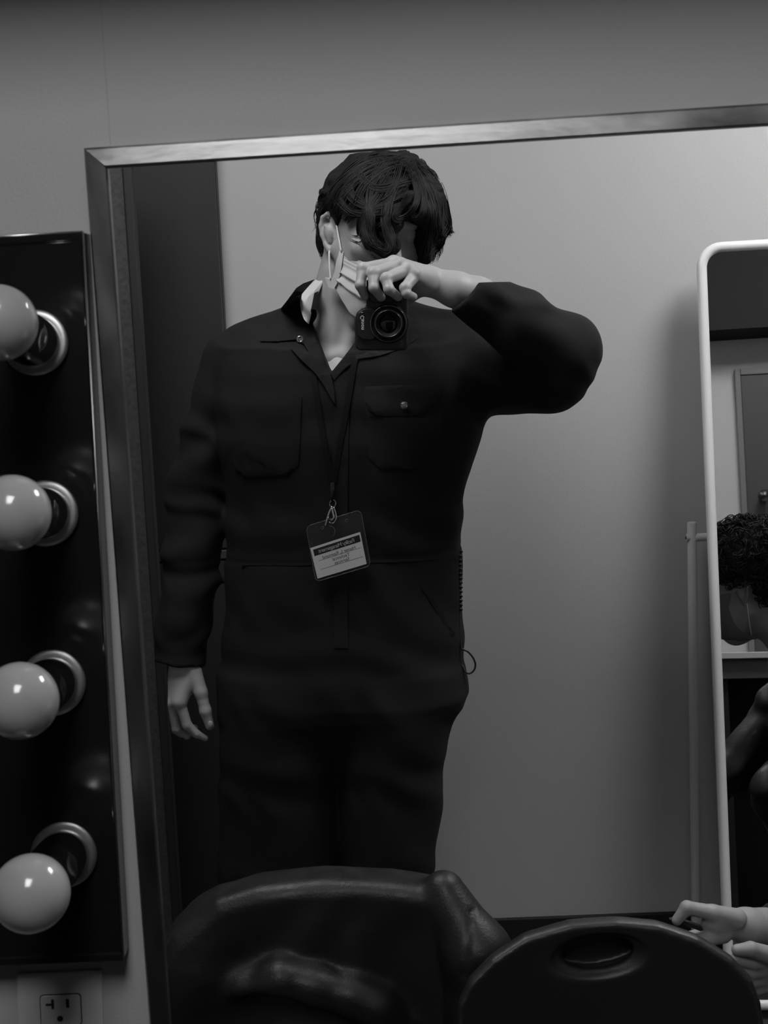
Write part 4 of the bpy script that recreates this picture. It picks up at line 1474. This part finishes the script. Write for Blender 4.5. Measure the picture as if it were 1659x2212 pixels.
MB().prism(rr_loop(0, 0, 1, 1, 0.09, 0.09, 0.0012), rr_loop(0, 0, 1, 1, 0.09, 0.09, -0.0004)).build('vinyl_sleeve', M_VINYL, bd)
MB().tube(rr_loop(0, 0, 1, 1, 0.09, 0.09, 0.0004), 0.0006, 6, closed=True).build('sleeve_rim', M_VEDGE, bd, smooth=True)
sl = MB()
for u in (0.28, 0.72):
    sl.tube([badge_pt(u + 0.03 * math.cos(a), 0.11 + 0.022 * math.sin(a), 0.0014) for a in np.linspace(0, 5.9, 14)], 0.0004, 5, closed=True)
sl.tube([badge_pt(0.40 + 0.09 * math.cos(a), 0.22 + 0.10 * math.sin(a), 0.0014) for a in np.linspace(-1.5, 1.2, 12)], 0.0005, 5)
sl.build('punched_slot', M_VEDGE, bd, smooth=True)


def card_pt(u, v, d):
    c = [(670, 1184), (778, 1149), (792, 1218), (686, 1250)]
    x = (c[0][0] * (1 - u) + c[1][0] * u) * (1 - v) + (c[3][0] * (1 - u) + c[2][0] * u) * v
    y = (c[0][1] * (1 - u) + c[1][1] * u) * (1 - v) + (c[3][1] * (1 - u) + c[2][1] * u) * v
    return P(x, y, yb - 0.003 - d)


def card_box(u0, v0, u1, v1, d0, d1, name, m):
    q = [(u0, v0), (u1, v0), (u1, v1), (u0, v1)]
    return MB().prism([card_pt(a, b, d1) for a, b in q], [card_pt(a, b, d0) for a, b in q]).build(name, m, bd)


card_box(0, 0, 1, 1, 0.0013, 0.0017, 'card', mat('card_paper', 0.62, 0.6))
card_box(0.045, 0.075, 0.975, 0.29, 0.0017, 0.0018, 'header_strip', M_DARK)
M_INK = mat('ink_grey', 0.13, 0.6)
card_box(0.10, 0.462, 0.96, 0.476, 0.0017, 0.00178, 'ruled_line', M_INK)
card_box(0.10, 0.745, 0.96, 0.760, 0.0017, 0.00178, 'ruled_line', M_INK)
bx = nrm(card_pt(0, 0.5, 0) - card_pt(1, 0.5, 0))
by_ = nrm(card_pt(0.5, 0, 0) - card_pt(0.5, 1, 0))
by_ = nrm(by_ - bx * np.dot(bx, by_))
text_mesh('header_text', 'Facility Management', S(12.6, kc), mat('header_ink', 0.35, 0.6), bd, card_pt(0.5, 0.185, 0.00185), bx, by_, ext=0.00003, space=0.86, offset=0.00012)
text_mesh('name_text', 'Hamer L. Raymond', S(11, kc), M_INK, bd, card_pt(0.52, 0.41, 0.00182), bx, by_, ext=0.00003, space=0.92, offset=0.00010)
text_mesh('role_text', 'Technical', S(11, kc), M_INK, bd, card_pt(0.54, 0.56, 0.00182), bx, by_, ext=0.00003, space=1.0, offset=0.00010)
text_mesh('role_text', 'Services', S(11, kc), M_INK, bd, card_pt(0.54, 0.69, 0.00182), bx, by_, ext=0.00003, space=1.0, offset=0.00010)

# ------------------------------------------------------------------ coiled cord at the hip
cord = MB()
pts = []
for i in range(520):
    t = i / 519
    rowp = 1192 + 130 * t
    c = P(992.5 + 2.2 * t, rowp, 2.565)
    a = t * 2 * math.pi * 13.5
    r_ = 0.0048 * (1 - 0.45 * t)
    pts.append(c + np.array([r_ * math.cos(a), r_ * math.sin(a), 0]))
cord.tube(pts, 0.0021, 7)
cord.tube(catmull([pts[-1], P(993, 1360, 2.56), P(996, 1398, 2.555), P(1001, 1403, 2.555), P(1011, 1408, 2.555), P(1022, 1421, 2.555), P(1027, 1436, 2.555), P(1023, 1449, 2.555), P(1013, 1455, 2.555), P(1004, 1450, 2.555), P(1000, 1440, 2.56), P(990, 1432, 2.565)], 8), 0.0019, 8)
tag(cord.build('coiled_cord', mat('cord_rubber', 0.010, 0.45), None, smooth=True), 'black coiled cord with a small loop hanging at the hip', 'cord')
# ================================================================== chairs
M_PLAST = mat('black_plastic', 0.012, 0.42, bump=0.12, bscale=500)
M_CLEG = mat('chair_steel', 0.05, 0.3, metal=1.0)
M_LEATHER = mat('black_leather', 0.010, 0.46, bump=0.25, bscale=300, spec=0.35, rvar=0.08, vscale=40)


def make_chair(cy, outline, hole_c, hole_r, label, curve):
    poly = [P(x, y, cy) for x, y in outline]
    zb = 0.50
    xs = [q[0] for q in poly]
    xc = (min(xs) + max(xs)) / 2
    w = (max(xs) - min(xs)) / 2
    xz = [(q[0], q[2]) for q in poly]
    xz = [q for q in xz] + [(xc + w * 0.93, zb), (xc - w * 0.93, zb)]
    zt = max(q[1] for q in xz)
    t = thing('plastic_chair', (xc, cy, 0), label, 'chair')
    hc = P(hole_c[0], hole_c[1], cy)
    ra, rb = S(hole_r[0], hc), S(hole_r[1], hc)

    def ys(p):
        return cy + curve * ((p[..., 0] - xc) / w) ** 2 * -1 + 0.10 * (zt - p[..., 2]) * -0.6

    def back(p):
        d2 = poly2(p[..., 0], p[..., 2], xz)
        dy = np.abs(p[..., 1] - ys(p)) - 0.008
        # rolled rim
        rim = np.sqrt(np.maximum(np.abs(d2 + 0.010) - 0.0, 0) ** 2 + (p[..., 1] - ys(p)) ** 2) - 0.0080
        d = np.sqrt(np.maximum(d2 + 0.006, 0) ** 2 + np.maximum(dy, 0) ** 2) - 0.004
        d = np.maximum(d, d2)
        d = smin(d, rim, 0.010)
        e = np.sqrt(((p[..., 0] - hc[0]) / ra) ** 2 + ((p[..., 2] - hc[2] - 0.056 * (p[..., 0] - hc[0])) / rb) ** 2)
        de = (e - 1) * rb
        d = smax(d, -de, 0.010)
        yo = p[..., 1] - ys(p)
        cup = np.maximum(np.abs(de - 0.003) - 0.0025, np.abs(yo - 0.014) - 0.016)
        cup = np.minimum(cup, np.maximum(de - 0.005, np.abs(yo - 0.028) - 0.0025))
        d = np.minimum(d, cup)
        lip = np.sqrt(de ** 2 + (p[..., 1] - ys(p) - 0.002) ** 2) - 0.0055
        return smin(d, lip, 0.006)

    sdf_mesh('backrest', back, (xc - w - 0.03, cy - 0.18, zb - 0.01), (xc + w + 0.03, cy + 0.05, zt + 0.03), 0.0035, M_PLAST, t)
    yb_ = cy - 0.10 * (zt - zb) * 0.6 * 1.0

    def seat(p):
        q = p - np.array([xc, yb_ - 0.20, 0.455], np.float32)
        sx, sy = w * 0.90, 0.215
        k = ((np.abs(q[..., 0]) / sx) ** 4 + (np.abs(q[..., 1]) / sy) ** 4) ** 0.25
        dish = 0.02 * np.clip(1 - k, 0, 1) * -1 + 0.035 * np.clip((q[..., 1] - 0.12) / 0.1, 0, 1) ** 2
        d = np.maximum((k - 1) * 0.2, np.abs(q[..., 2] - dish) - 0.011)
        return smin(d, cap(p, (xc - w * 0.8, yb_ + 0.005, 0.48), (xc + w * 0.8, yb_ + 0.005, 0.48), 0.014), 0.02)

    sdf_mesh('seat', seat, (xc - w - 0.02, yb_ - 0.44, 0.40), (xc + w + 0.02, yb_ + 0.05, 0.54), 0.006, M_PLAST, t)
    for sx in (-1, 1):
        for sy, dy in ((0.02, 0.05), (-0.38, -0.04)):
            MB().tube([(xc + sx * w * 0.75, yb_ - 0.20 + (sy + 0.18) * 0.8, 0.450), (xc + sx * w * 0.82, yb_ + sy, 0.40), (xc + sx * w * 0.88, yb_ + sy + dy, 0.0)], 0.0105, 12).build('leg', M_CLEG, t, smooth=True)
    return t


OUT2 = [(992, 2250), (985, 2180), (988, 2135), (1010, 2092), (1060, 2050), (1130, 2012), (1230, 1989), (1330, 1983), (1420, 1989), (1500, 2011), (1570, 2048), (1608, 2086), (1624, 2130), (1630, 2180), (1630, 2250)]
make_chair(1.62, OUT2, (1290, 2054), (96, 44), 'black plastic chair with oval grip hole in its rounded back', 0.03)
OUT1 = [(445, 2250), (440, 2100), (450, 1990), (480, 1935), (560, 1903), (700, 1891), (850, 1895), (930, 1906), (972, 1950), (990, 2040), (996, 2140), (996, 2250)]
make_chair(1.765, OUT1, (715, 1960), (70, 26), 'black chair hidden under the draped leather jacket', 0.03)

# leather jacket over the left chair
JY = 1.765
JP = [(345, 2330), (350, 2150), (362, 2020), (388, 1978), (430, 1948), (474, 1914), (560, 1893), (700, 1881), (850, 1885), (932, 1893), (962, 1904), (980, 1936), (1008, 1970), (1034, 2010), (1062, 2056), (1084, 2130), (1094, 2330)]
jp = [P(x, y, JY) for x, y in JP]
jxz = [(q[0], q[2]) for q in jp]
jc = P(715, 2050, JY)


def jacket(p):
    d2 = poly2(p[..., 0], p[..., 2], jxz)
    u = (p[..., 0] - jc[0]) / 0.22
    zt = P(715, 1881, JY)[2]
    ysf = JY - 0.004 - 0.028 * u * u - 0.06 * (zt - p[..., 2]) * 1.0
    r = 0.022
    a = np.maximum(d2 + r, 0)
    b = np.maximum(np.abs(p[..., 1] - ysf) - 0.040 + r, 0)
    d = np.sqrt(a * a + b * b) - r
    # hollow for the chair back
    f = 0.0030 * wav(p, (1, 0, 0.7), 34, 0.5, 1.2, 0.3) + 0.0020 * wav(p, (1, 0.2, -0.5), 60, 2.0, 1.6, 0.3)
    fade = np.clip((zt - p[..., 2]) / 0.07, 0, 1)
    d = d + f * fade
    # sleeve falling on the right and its seam
    s = cap(p, P(958, 1928, JY - 0.030), P(1030, 2060, JY - 0.065), 0.030, 0.044)
    s = smin(s, cap(p, P(1030, 2060, JY - 0.065), P(1045, 2330, JY - 0.08), 0.044, 0.046), 0.02)
    d = smin(d, s, 0.010)
    seam = None
    pts = [P(1020, 1966, 1.70), P(1010, 2010, 1.69), P(1003, 2050, 1.68), P(1000, 2100, 1.67)]
    for i in range(3):
        c = cap(p * np.array([1, 0.05, 1], np.float32), pts[i] * np.array([1, 0.05, 1]), pts[i + 1] * np.array([1, 0.05, 1]), 0.0018)
        seam = c if seam is None else np.minimum(seam, c)
    d = d + 0.0022 * np.exp(-(np.maximum(seam, 0) / 0.0016) ** 2) * (p[..., 1] < JY)
    # left sleeve shoulder
    d = smin(d, cap(p, P(462, 1990, JY - 0.005), P(420, 2100, JY - 0.035), 0.034, 0.045), 0.03)
    # turned-up front edge low down
    g = [(528, 2135), (604, 2116), (680, 2134), (761, 2156), (815, 2178), (860, 2230)]
    gp = [P(x, y, JY - 0.066) for x, y in g]
    for i in range(5):
        d = smin(d, cap(p, gp[i], gp[i + 1], 0.016, 0.018), 0.030)
    # hollow below the fold
    d = smax(d, -ell(p, P(590, 2205, JY - 0.075), (0.055, 0.026, 0.030), rot(ry=0.35)), 0.02)
    cav = np.maximum(d2 + 0.016, np.abs(p[..., 1] - ysf - 0.006) - 0.015)
    return np.maximum(d, -cav)


zlo = P(700, 2330, JY)[2]
jk = thing('leather_jacket', (jc[0], JY, zlo), 'black leather jacket draped over the back of the left chair', 'jacket')
sdf_mesh('jacket_shell', jacket, (jp[0][0] - 0.06, JY - 0.17, zlo), (jp[-1][0] + 0.06, JY + 0.07, P(715, 1881, JY)[2] + 0.03), 0.004, M_LEATHER, jk)
stt = catmull([P(1020, 1968, 1.695), P(1010, 2010, 1.69), P(1003, 2050, 1.685), P(1000, 2100, 1.68)], 6)

# ================================================================== the seated person at the right
VD = 3.45


def RV(px, py, d):
    return refl(P(px, py, d))


def rdir(v):
    v = nrm(v)
    return v - 2 * mnm * np.dot(v, mnm)


C2 = RV(1600, 1258, VD + 0.03)
yl = rdir((1.0, -0.30, 0.28))        # the face looks left and down in the leaning mirror
zl = rdir((-0.28, 0.0, 1.0))
zl = nrm(zl - yl * np.dot(zl, yl))
xl = np.cross(yl, zl)
R2 = np.stack([xl, yl, zl], 1)
S2 = 1.12
side2 = 1.0 if np.dot(xl, mnm) < 0 else -1.0    # which side faces the leaning mirror
print('seated head', C2, 'direct px', proj(C2), 'side', side2)


def H2(x, y, z):
    return C2 + R2 @ (S2 * np.array([x, y, z]))


SH2 = H2(0, 0.075, -0.19) + np.array([0.02, 0.0, -0.02])
PEL = np.array([SH2[0] + 0.20, SH2[1] - 0.02, 0.50])
HA = P(1560, 2000, 1.98)
WR = P(1612, 2000, 2.0)
EL = P(1860, 2010, 2.17)
WR2 = P(1700, 2080, 1.94)
EL2 = P(1860, 2130, 2.05)
print('shoulder', SH2, 'hand', HA, 'dist', np.linalg.norm(SH2 - WR))


def seated_head(p):
    q = (p - C2.astype(np.float32)) @ R2.astype(np.float32) / S2
    d = ell(q, (0, 0.012, 0.028), (0.079, 0.098, 0.090))
    d = smin(d, ell(q, (0, -0.028, -0.045), (0.064, 0.066, 0.085)), 0.03)
    d = smin(d, ell(q, (0, -0.040, -0.118), (0.030, 0.034, 0.026)), 0.03)
    for s in (-1, 1):
        d = smin(d, cap(q, (s * 0.060, 0.004, -0.055), (s * 0.024, -0.045, -0.118), 0.016, 0.016), 0.02)
        d = smax(d, -ell(q, (s * 0.031, -0.096, -0.006), (0.017, 0.014, 0.011)), 0.012)
        d = smin(d, ell(q, (s * 0.031, -0.077, -0.008), (0.0125, 0.0125, 0.0110)), 0.003)
        e = cap(q, (s * 0.078, -0.004, 0.016), (s * 0.086, 0.010, 0.024), 0.004)
        for a, b in (((0.086, 0.010, 0.024), (0.090, 0.020, 0.010)), ((0.090, 0.020, 0.010), (0.086, 0.012, -0.014)), ((0.086, 0.012, -0.014), (0.080, 0.002, -0.032))):
            e = smin(e, cap(q, (s * a[0], a[1], a[2]), (s * b[0], b[1], b[2]), 0.004), 0.003)
        e = smin(e, ell(q, (s * 0.080, 0.006, -0.002), (0.005, 0.014, 0.024)), 0.004)
        d = smin(d, e, 0.004)
    d = smin(d, cap(q, (0, -0.090, -0.004), (0, -0.112, -0.046), 0.007, 0.0105), 0.010)
    d = smin(d, ell(q, (0, -0.089, -0.082), (0.024, 0.010, 0.009)), 0.006)
    d = d * S2
    d = smin(d, cap(p, H2(0, 0.03, -0.06), SH2, 0.056, 0.060), 0.03)
    return d


def seated_hands(p):
    d = cap(p, EL, WR, 0.038, 0.027)
    K = P(1540, 1992, 1.965)
    d = smin(d, cap(p, WR, K, 0.025, 0.020), 0.012)
    # thumb on top, bent down at its last joint
    d = smin(d, cap(p, P(1592, 1984, 1.965), P(1540, 1972, 1.955), 0.0155, 0.0125), 0.008)
    d = smin(d, cap(p, P(1540, 1972, 1.955), P(1484, 1961, 1.950), 0.0120, 0.0105), 0.005)
    d = smin(d, cap(p, P(1484, 1961, 1.950), P(1462, 1988, 1.948), 0.0105, 0.0080), 0.004)
    for k in range(4):
        o = np.array([0.0, -0.010 + 0.016 * k, -0.012 - 0.006 * k])
        a, b, c = P(1530, 2004, 1.965) + o, P(1484, 2012, 1.955) + o * 1.1, P(1500, 2032, 1.945) + o * 1.2
        d = smin(d, cap(p, P(1560, 2004, 1.975) + o * 0.7, a, 0.013, 0.0115), 0.006)
        d = smin(d, cap(p, a, b, 0.0110, 0.0095), 0.003)
        d = smin(d, cap(p, b, c, 0.0092, 0.0080), 0.003)
    # lower hand
    h = cap(p, EL2, WR2, 0.036, 0.027)
    h = smin(h, cap(p, WR2, P(1640, 2078, 1.92), 0.026, 0.020), 0.012)
    for k in range(4):
        o = np.array([0.0, -0.004 + 0.005 * k, -0.006 - 0.0175 * k])
        a, b, c = P(1625, 2068, 1.905) + o, P(1585, 2062, 1.895) + o, P(1560, 2078, 1.90) + o
        h = smin(h, cap(p, P(1665, 2074, 1.92) + o * 0.7, a, 0.0135, 0.0115), 0.006)
        h = smin(h, cap(p, a, b, 0.0112, 0.0095), 0.003)
        h = smin(h, cap(p, b, c, 0.0092, 0.0078), 0.003)
    h = smin(h, cap(p, P(1668, 2066, 1.90), P(1622, 2050, 1.885), 0.0145, 0.0110), 0.006)
    h = smin(h, cap(p, P(1622, 2050, 1.885), P(1592, 2052, 1.885), 0.0110, 0.0085), 0.003)
    return np.minimum(d, h)


sp = thing('person', (PEL[0], PEL[1], 0), 'person in dark clothes bowing low at the right edge with hands together', 'person')
b1 = sdf_mesh('sa', seated_head, C2 - np.array([0.22, 0.2, 0.30]), C2 + np.array([0.36, 0.2, 0.2]), 0.0028, M_SKIN, None)
lo_ = np.minimum(np.minimum(EL, EL2), P(1440, 2110, 1.85)) - 0.05
hi_ = np.maximum(np.maximum(EL, EL2), P(1640, 1940, 2.0)) + 0.05
b2 = sdf_mesh('sb', seated_hands, lo_, hi_, 0.0020, M_SKIN, None)
KN = [np.array([PEL[0] - 0.24, PEL[1] - 0.24, 0.46]), np.array([PEL[0] - 0.28, PEL[1] + 0.12, 0.46])]
FT = [np.array([PEL[0] - 0.14, PEL[1] - 0.30, 0.07]), np.array([PEL[0] - 0.18, PEL[1] + 0.14, 0.07])]
RS = SH2 + np.array([0.02, -0.17, -0.03])
LS = SH2 + np.array([0.02, 0.15, -0.03])


def seated_core(p, g=0.0, hem=False):
    d = cap(p, SH2 + np.array([0.04, 0, -0.03]), PEL, 0.115 + g, 0.135 + g, flat=((0, 1, 0), 1.25))
    d = smin(d, cap(p, RS, LS, 0.060 + g, 0.060 + g), 0.05)
    s = smin(cap(p, RS, EL, 0.052 + g, 0.042 + g), cap(p, EL, EL * 0.22 + WR * 0.78 if hem else WR, 0.042 + g, 0.028 + g * 0.9), 0.02)
    s = np.minimum(s, smin(cap(p, RS + np.array([0.0, 0.05, -0.02]), EL2, 0.050 + g, 0.042 + g), cap(p, EL2, EL2 * 0.3 + WR2 * 0.7 if hem else WR2, 0.042 + g, 0.028 + g * 0.9), 0.02))
    d = smin(d, s, 0.03)
    for k, f in zip(KN, FT):
        d = smin(d, cap(p, PEL, k, 0.085 + g, 0.060 + g), 0.03)
        d = smin(d, cap(p, k, f, 0.056 + g, 0.040 + g), 0.02)
    return d


b3 = sdf_mesh('sc', lambda p: seated_core(p), (lo_[0] - 0.05, 1.80, 0.03), (PEL[0] + 0.25, PEL[1] + 0.32, SH2[2] + 0.14), 0.010, M_SKIN, None)
b = join(b1, [b2, b3], 'skin2', sp)
b.name = 'body'
b.data.materials[0] = mat('seated_skin', 0.27, 0.5, bump=0.1, bscale=260, var=0.06, vscale=25)


def outfit(p):
    d = seated_core(p, 0.012, True)
    d = d + 0.006 * wav(p, (1, 0.3, 0.6), 40, 0.7, 1.6, 0.3) + 0.003 * wav(p, (-0.4, 0.5, 1), 85, 1.9, 1.6, 0.3)
    d = smin(d, cap(p, SH2 + np.array([-0.02, -0.06, 0.02]), SH2 + np.array([-0.02, 0.07, 0.02]), 0.045), 0.02)
    for c, ax in ((WR, nrm(WR - EL)), (WR2, nrm(WR2 - EL2))):
        t = (p - c.astype(np.float32)) @ ax.astype(np.float32)
        q = (p - c.astype(np.float32)) - t[..., None] * ax.astype(np.float32)
        near = (np.sqrt((q * q).sum(-1)) < 0.12) & (t > -0.09) & (t < 0.3)
        d = np.where(near, np.maximum(d, t + 0.012), d)
    return d


sdf_mesh('clothes', outfit, (lo_[0] - 0.06, 1.78, 0.02), (PEL[0] + 0.28, PEL[1] + 0.35, SH2[2] + 0.16), 0.008, M_LEATHER, sp)


# curly hair of the seated person
def curls_base(p):
    q = (p - C2.astype(np.float32)) @ R2.astype(np.float32) / S2
    y, z = q[..., 1], q[..., 2]
    d = ell(q, (0, 0.026, 0.036), (0.096, 0.110, 0.104))
    line = np.where(y < 0.0, 0.030 - 1.0 * (y + 0.02), 0.012 - y * 1.1)
    d = smax(d, line - z, 0.01) * S2
    d = smax(d, -ell(q, (side2 * 0.095, 0.002, -0.008), (0.036, 0.030, 0.044)) * S2, 0.004)
    return d + 0.002 * wav(p, (1, 0.3, 0.9), 190, 0.3, 1.3, 0.3)


ch = sdf_mesh('ch', curls_base, C2 - 0.2, C2 + 0.2, 0.0045, M_HAIR, None)
vsx = np.array([v.co[:] for v in ch.data.vertices])
nrx = np.array([v.normal[:] for v in ch.data.vertices])
rr = np.random.default_rng(4)
cm = MB()
ids = rr.integers(0, len(vsx), 1100)
ec = C2 + R2 @ (S2 * np.array([side2 * 0.085, 0.002, -0.008]))
for i in ids:
    c, nn = vsx[i], nrx[i]
    if np.linalg.norm(c - ec) < 0.040:
        continue
    u = nrm(np.cross(nn, rr.normal(size=3)))
    w2 = np.cross(nn, u)
    R_ = rr.uniform(0.006, 0.014)
    tr = rr.uniform(1.0, 1.8) * 2 * math.pi
    L_ = rr.uniform(0.002, 0.012)
    pts = [c + nn * (-0.002 + R_ * 0.7 + L_ * math.sin(k / 14 * 3.1)) + R_ * (math.cos(k / 14 * tr) * u + math.sin(k / 14 * tr) * (0.5 * w2 + 0.8 * nn)) + w2 * (k / 14 - 0.5) * 0.014 for k in range(15)]
    cm.tube(pts, [0.0016 * (1 - 0.5 * k / 14) for k in range(15)], 4)
nsl = len(cm.f)
cm.add([tuple(v) for v in vsx], [tuple(p.vertices) for p in ch.data.polygons])
bpy.data.objects.remove(ch)
hh = link('hair', cm.v, cm.f, M_HAIR, sp, True, 'thick curly dark hair')
hh.data.materials.append(M_HAIR0)
mi = np.ones(len(hh.data.polygons), np.int32)
mi[:nsl] = 0
hh.data.polygons.foreach_set('material_index', mi)

# mask of the seated person, cupped over nose and chin
mk = MB()
rowsm = []
for iv in range(15):
    v = iv / 14
    z_ = 0.002 - 0.128 * v
    yc = [-0.116, -0.126, -0.122, -0.112, -0.086][min(4, int(v * 4.999))]
    yc = np.interp(v, [0, 0.3, 0.6, 0.85, 1.0], [-0.112, -0.128, -0.122, -0.104, -0.066])
    rw = []
    for iu in range(25):
        a = (iu / 24 - 0.5) * 2
        x_ = 0.073 * math.sin(a * 1.45) * (1 - 0.22 * v)
        yq = yc + (0.094 - 0.012 * v) * abs(a) ** 1.9
        ripple = 0.004 * math.sin(v * 17 + abs(a) * 2) * (1 - abs(a) ** 3)
        rw.append(H2(x_, yq + ripple, z_ - 0.012 * (1 - abs(a)) * (v < 0.2)))
    rowsm.append(rw)
top = np.array(rowsm).reshape(-1, 3)
ctr = C2
bot = top + np.array([nrm(ctr - q) * 0.0015 for q in top])
nU, nV_ = 25, 15
N_ = nU * nV_
fs = []
for j in range(nV_ - 1):
    for i in range(nU - 1):
        q = (j * nU + i, j * nU + i + 1, (j + 1) * nU + i + 1, (j + 1) * nU + i)
        fs += [q, tuple(k + N_ for k in reversed(q))]
mk.add(np.concatenate([top, bot]), fs)
mk2 = mk.build('face_mask', mat('dimmed_mask_fabric', 0.14, 0.8), sp, smooth=True)  # mask colour lowered to stand in for the dim light on the face
for s in (-1, 1):
    MB().tube(catmull([H2(s * 0.064, -0.024, -0.006), H2(s * 0.078, -0.008, 0.006), H2(s * 0.087, 0.006, 0.020)], 5), 0.0014, 8).build('ear_loop', M_LOOP, mk2, smooth=True)
    MB().tube(catmull([H2(s * 0.052, -0.006, -0.118), H2(s * 0.070, 0.000, -0.075), H2(s * 0.084, 0.008, -0.030)], 5), 0.0014, 8).build('ear_loop', M_LOOP, mk2, smooth=True)

# stool, phone
st_ = thing('stool', (PEL[0] + 0.02, PEL[1], 0), 'low dark stool under the bowing person at the right', 'stool')
MB().lathe((PEL[0] + 0.02, PEL[1], 0.30), (0, 0, 1), [(0, 0), (0.17, 0), (0.18, 0.01), (0.18, 0.03), (0.17, 0.04), (0, 0.04)], 40).build('seat', M_PLAST, st_, smooth=True, autos=True)
for a in (45, 135, 225, 315):
    ca, sa = math.cos(math.radians(a)), math.sin(math.radians(a))
    MB().tube([(PEL[0] + 0.02 + 0.12 * ca, PEL[1] + 0.12 * sa, 0.30), (PEL[0] + 0.02 + 0.18 * ca, PEL[1] + 0.18 * sa, 0.0)], 0.012, 10).build('leg', M_CLEG, st_, smooth=True)
ph = thing('phone', P(1470, 2000, 1.955), 'dark phone tip held between the seated person\'s hands', 'phone')
a = [P(1444, 1984, 1.962), P(1462, 1981, 1.962), P(1530, 2004, 1.962), P(1512, 2010, 1.962)]
MB().prism([q + np.array([0, -0.004, 0]) for q in a], [q + np.array([0, 0.004, 0]) for q in a]).build('phone_case', M_PLAST, ph, bevel=0.0015)

# ---- make-up counter on the mirror wall, seen in the leaning mirror
t1 = in_lean(1600, 1409, 1.62)
t2 = in_lean(1600, 1466, 1.62)
print('counter', t1, t2)
ct = thing('counter', (1.5, 1.42, 0), 'pale counter top behind the bowing person in the leaning mirror', 'counter')
MB().box((0.76, YW + 0.012, t1[2] - 0.02), (XR - 0.005, 1.64, t1[2])).build('worktop', mat('pale_laminate', 0.6, 0.4), ct, bevel=0.002)
MB().box((0.77, 1.60, t2[2]), (XR - 0.01, 1.62, t1[2] - 0.0205)).build('fascia', mat('grey_laminate', 0.12, 0.5), ct, bevel=0.002)
MB().box((0.77, YW + 0.022, 0.0), (0.80, 1.60, t1[2] - 0.0205)).build('side_panel', M_CAB, ct, bevel=0.002)
MB().box((0.80, YW + 0.03, 0.0), (XR - 0.04, YW + 0.05, t1[2] - 0.0205)).build('back_panel', M_CAB, ct)
MB().box((XR - 0.04, YW + 0.012, 0.0), (XR - 0.01, 1.60, t1[2] - 0.0205)).build('side_panel', M_CAB, ct, bevel=0.002)
# ------------------------------------------------------------------ light, camera, view
troffer(1.25, 2.30, 0.6, 0.6, 21.5, 'square ceiling light panel right of the person with the camera')
troffer(-0.45, 2.0, 0.6, 0.6, 13.0, 'square ceiling light panel left of the person with the camera')
troffer(-0.12, -0.15, 0.5, 0.9, 12.5, 'long ceiling light panel over the camera position')
structure(MB().box((XL, YW - 0.19, 1.94), (XR, YW - 0.0005, ZC)).build('added_soffit_near', M_WALL))  # unseen soffit added to shade the wall above the mirror frame
structure(MB().box((XL, YW + 0.0105, 1.95), (XR, YW + 0.16, ZC)).build('added_soffit_far', mat('added_soffit_dark', 0.03, 0.9, spec=0.1)))  # added soffit, coloured dark to stand in for shade in the leaning mirror
w = bpy.data.worlds.new('world')
w.use_nodes = True
w.node_tree.nodes['Background'].inputs['Color'].default_value = (0.5, 0.5, 0.5, 1)
w.node_tree.nodes['Background'].inputs['Strength'].default_value = 0.02
SC.world = w
cd = bpy.data.cameras.new('camera')
cam = bpy.data.objects.new('camera', cd)
COL.objects.link(cam)
cd.sensor_fit = 'VERTICAL'
cd.sensor_height = 24.0
cd.lens = 24.0 * F / 2212.0
cd.clip_start = 0.02
mw = Matrix.Identity(4)
for i in range(3):
    mw[i][0] = RIGHT[i]
    mw[i][1] = -DOWN[i]
    mw[i][2] = -FWD[i]
    mw[i][3] = EYE[i]
cam.matrix_world = mw
cd.dof.use_dof = True
cd.dof.focus_distance = 2.5
cd.dof.aperture_fstop = 11.0
SC.camera = cam
vs_ = SC.view_settings
vs_.view_transform = 'Standard'
vs_.look = 'None'
vs_.exposure = 0.0
vs_.gamma = 1.0
vs_.use_curve_mapping = False
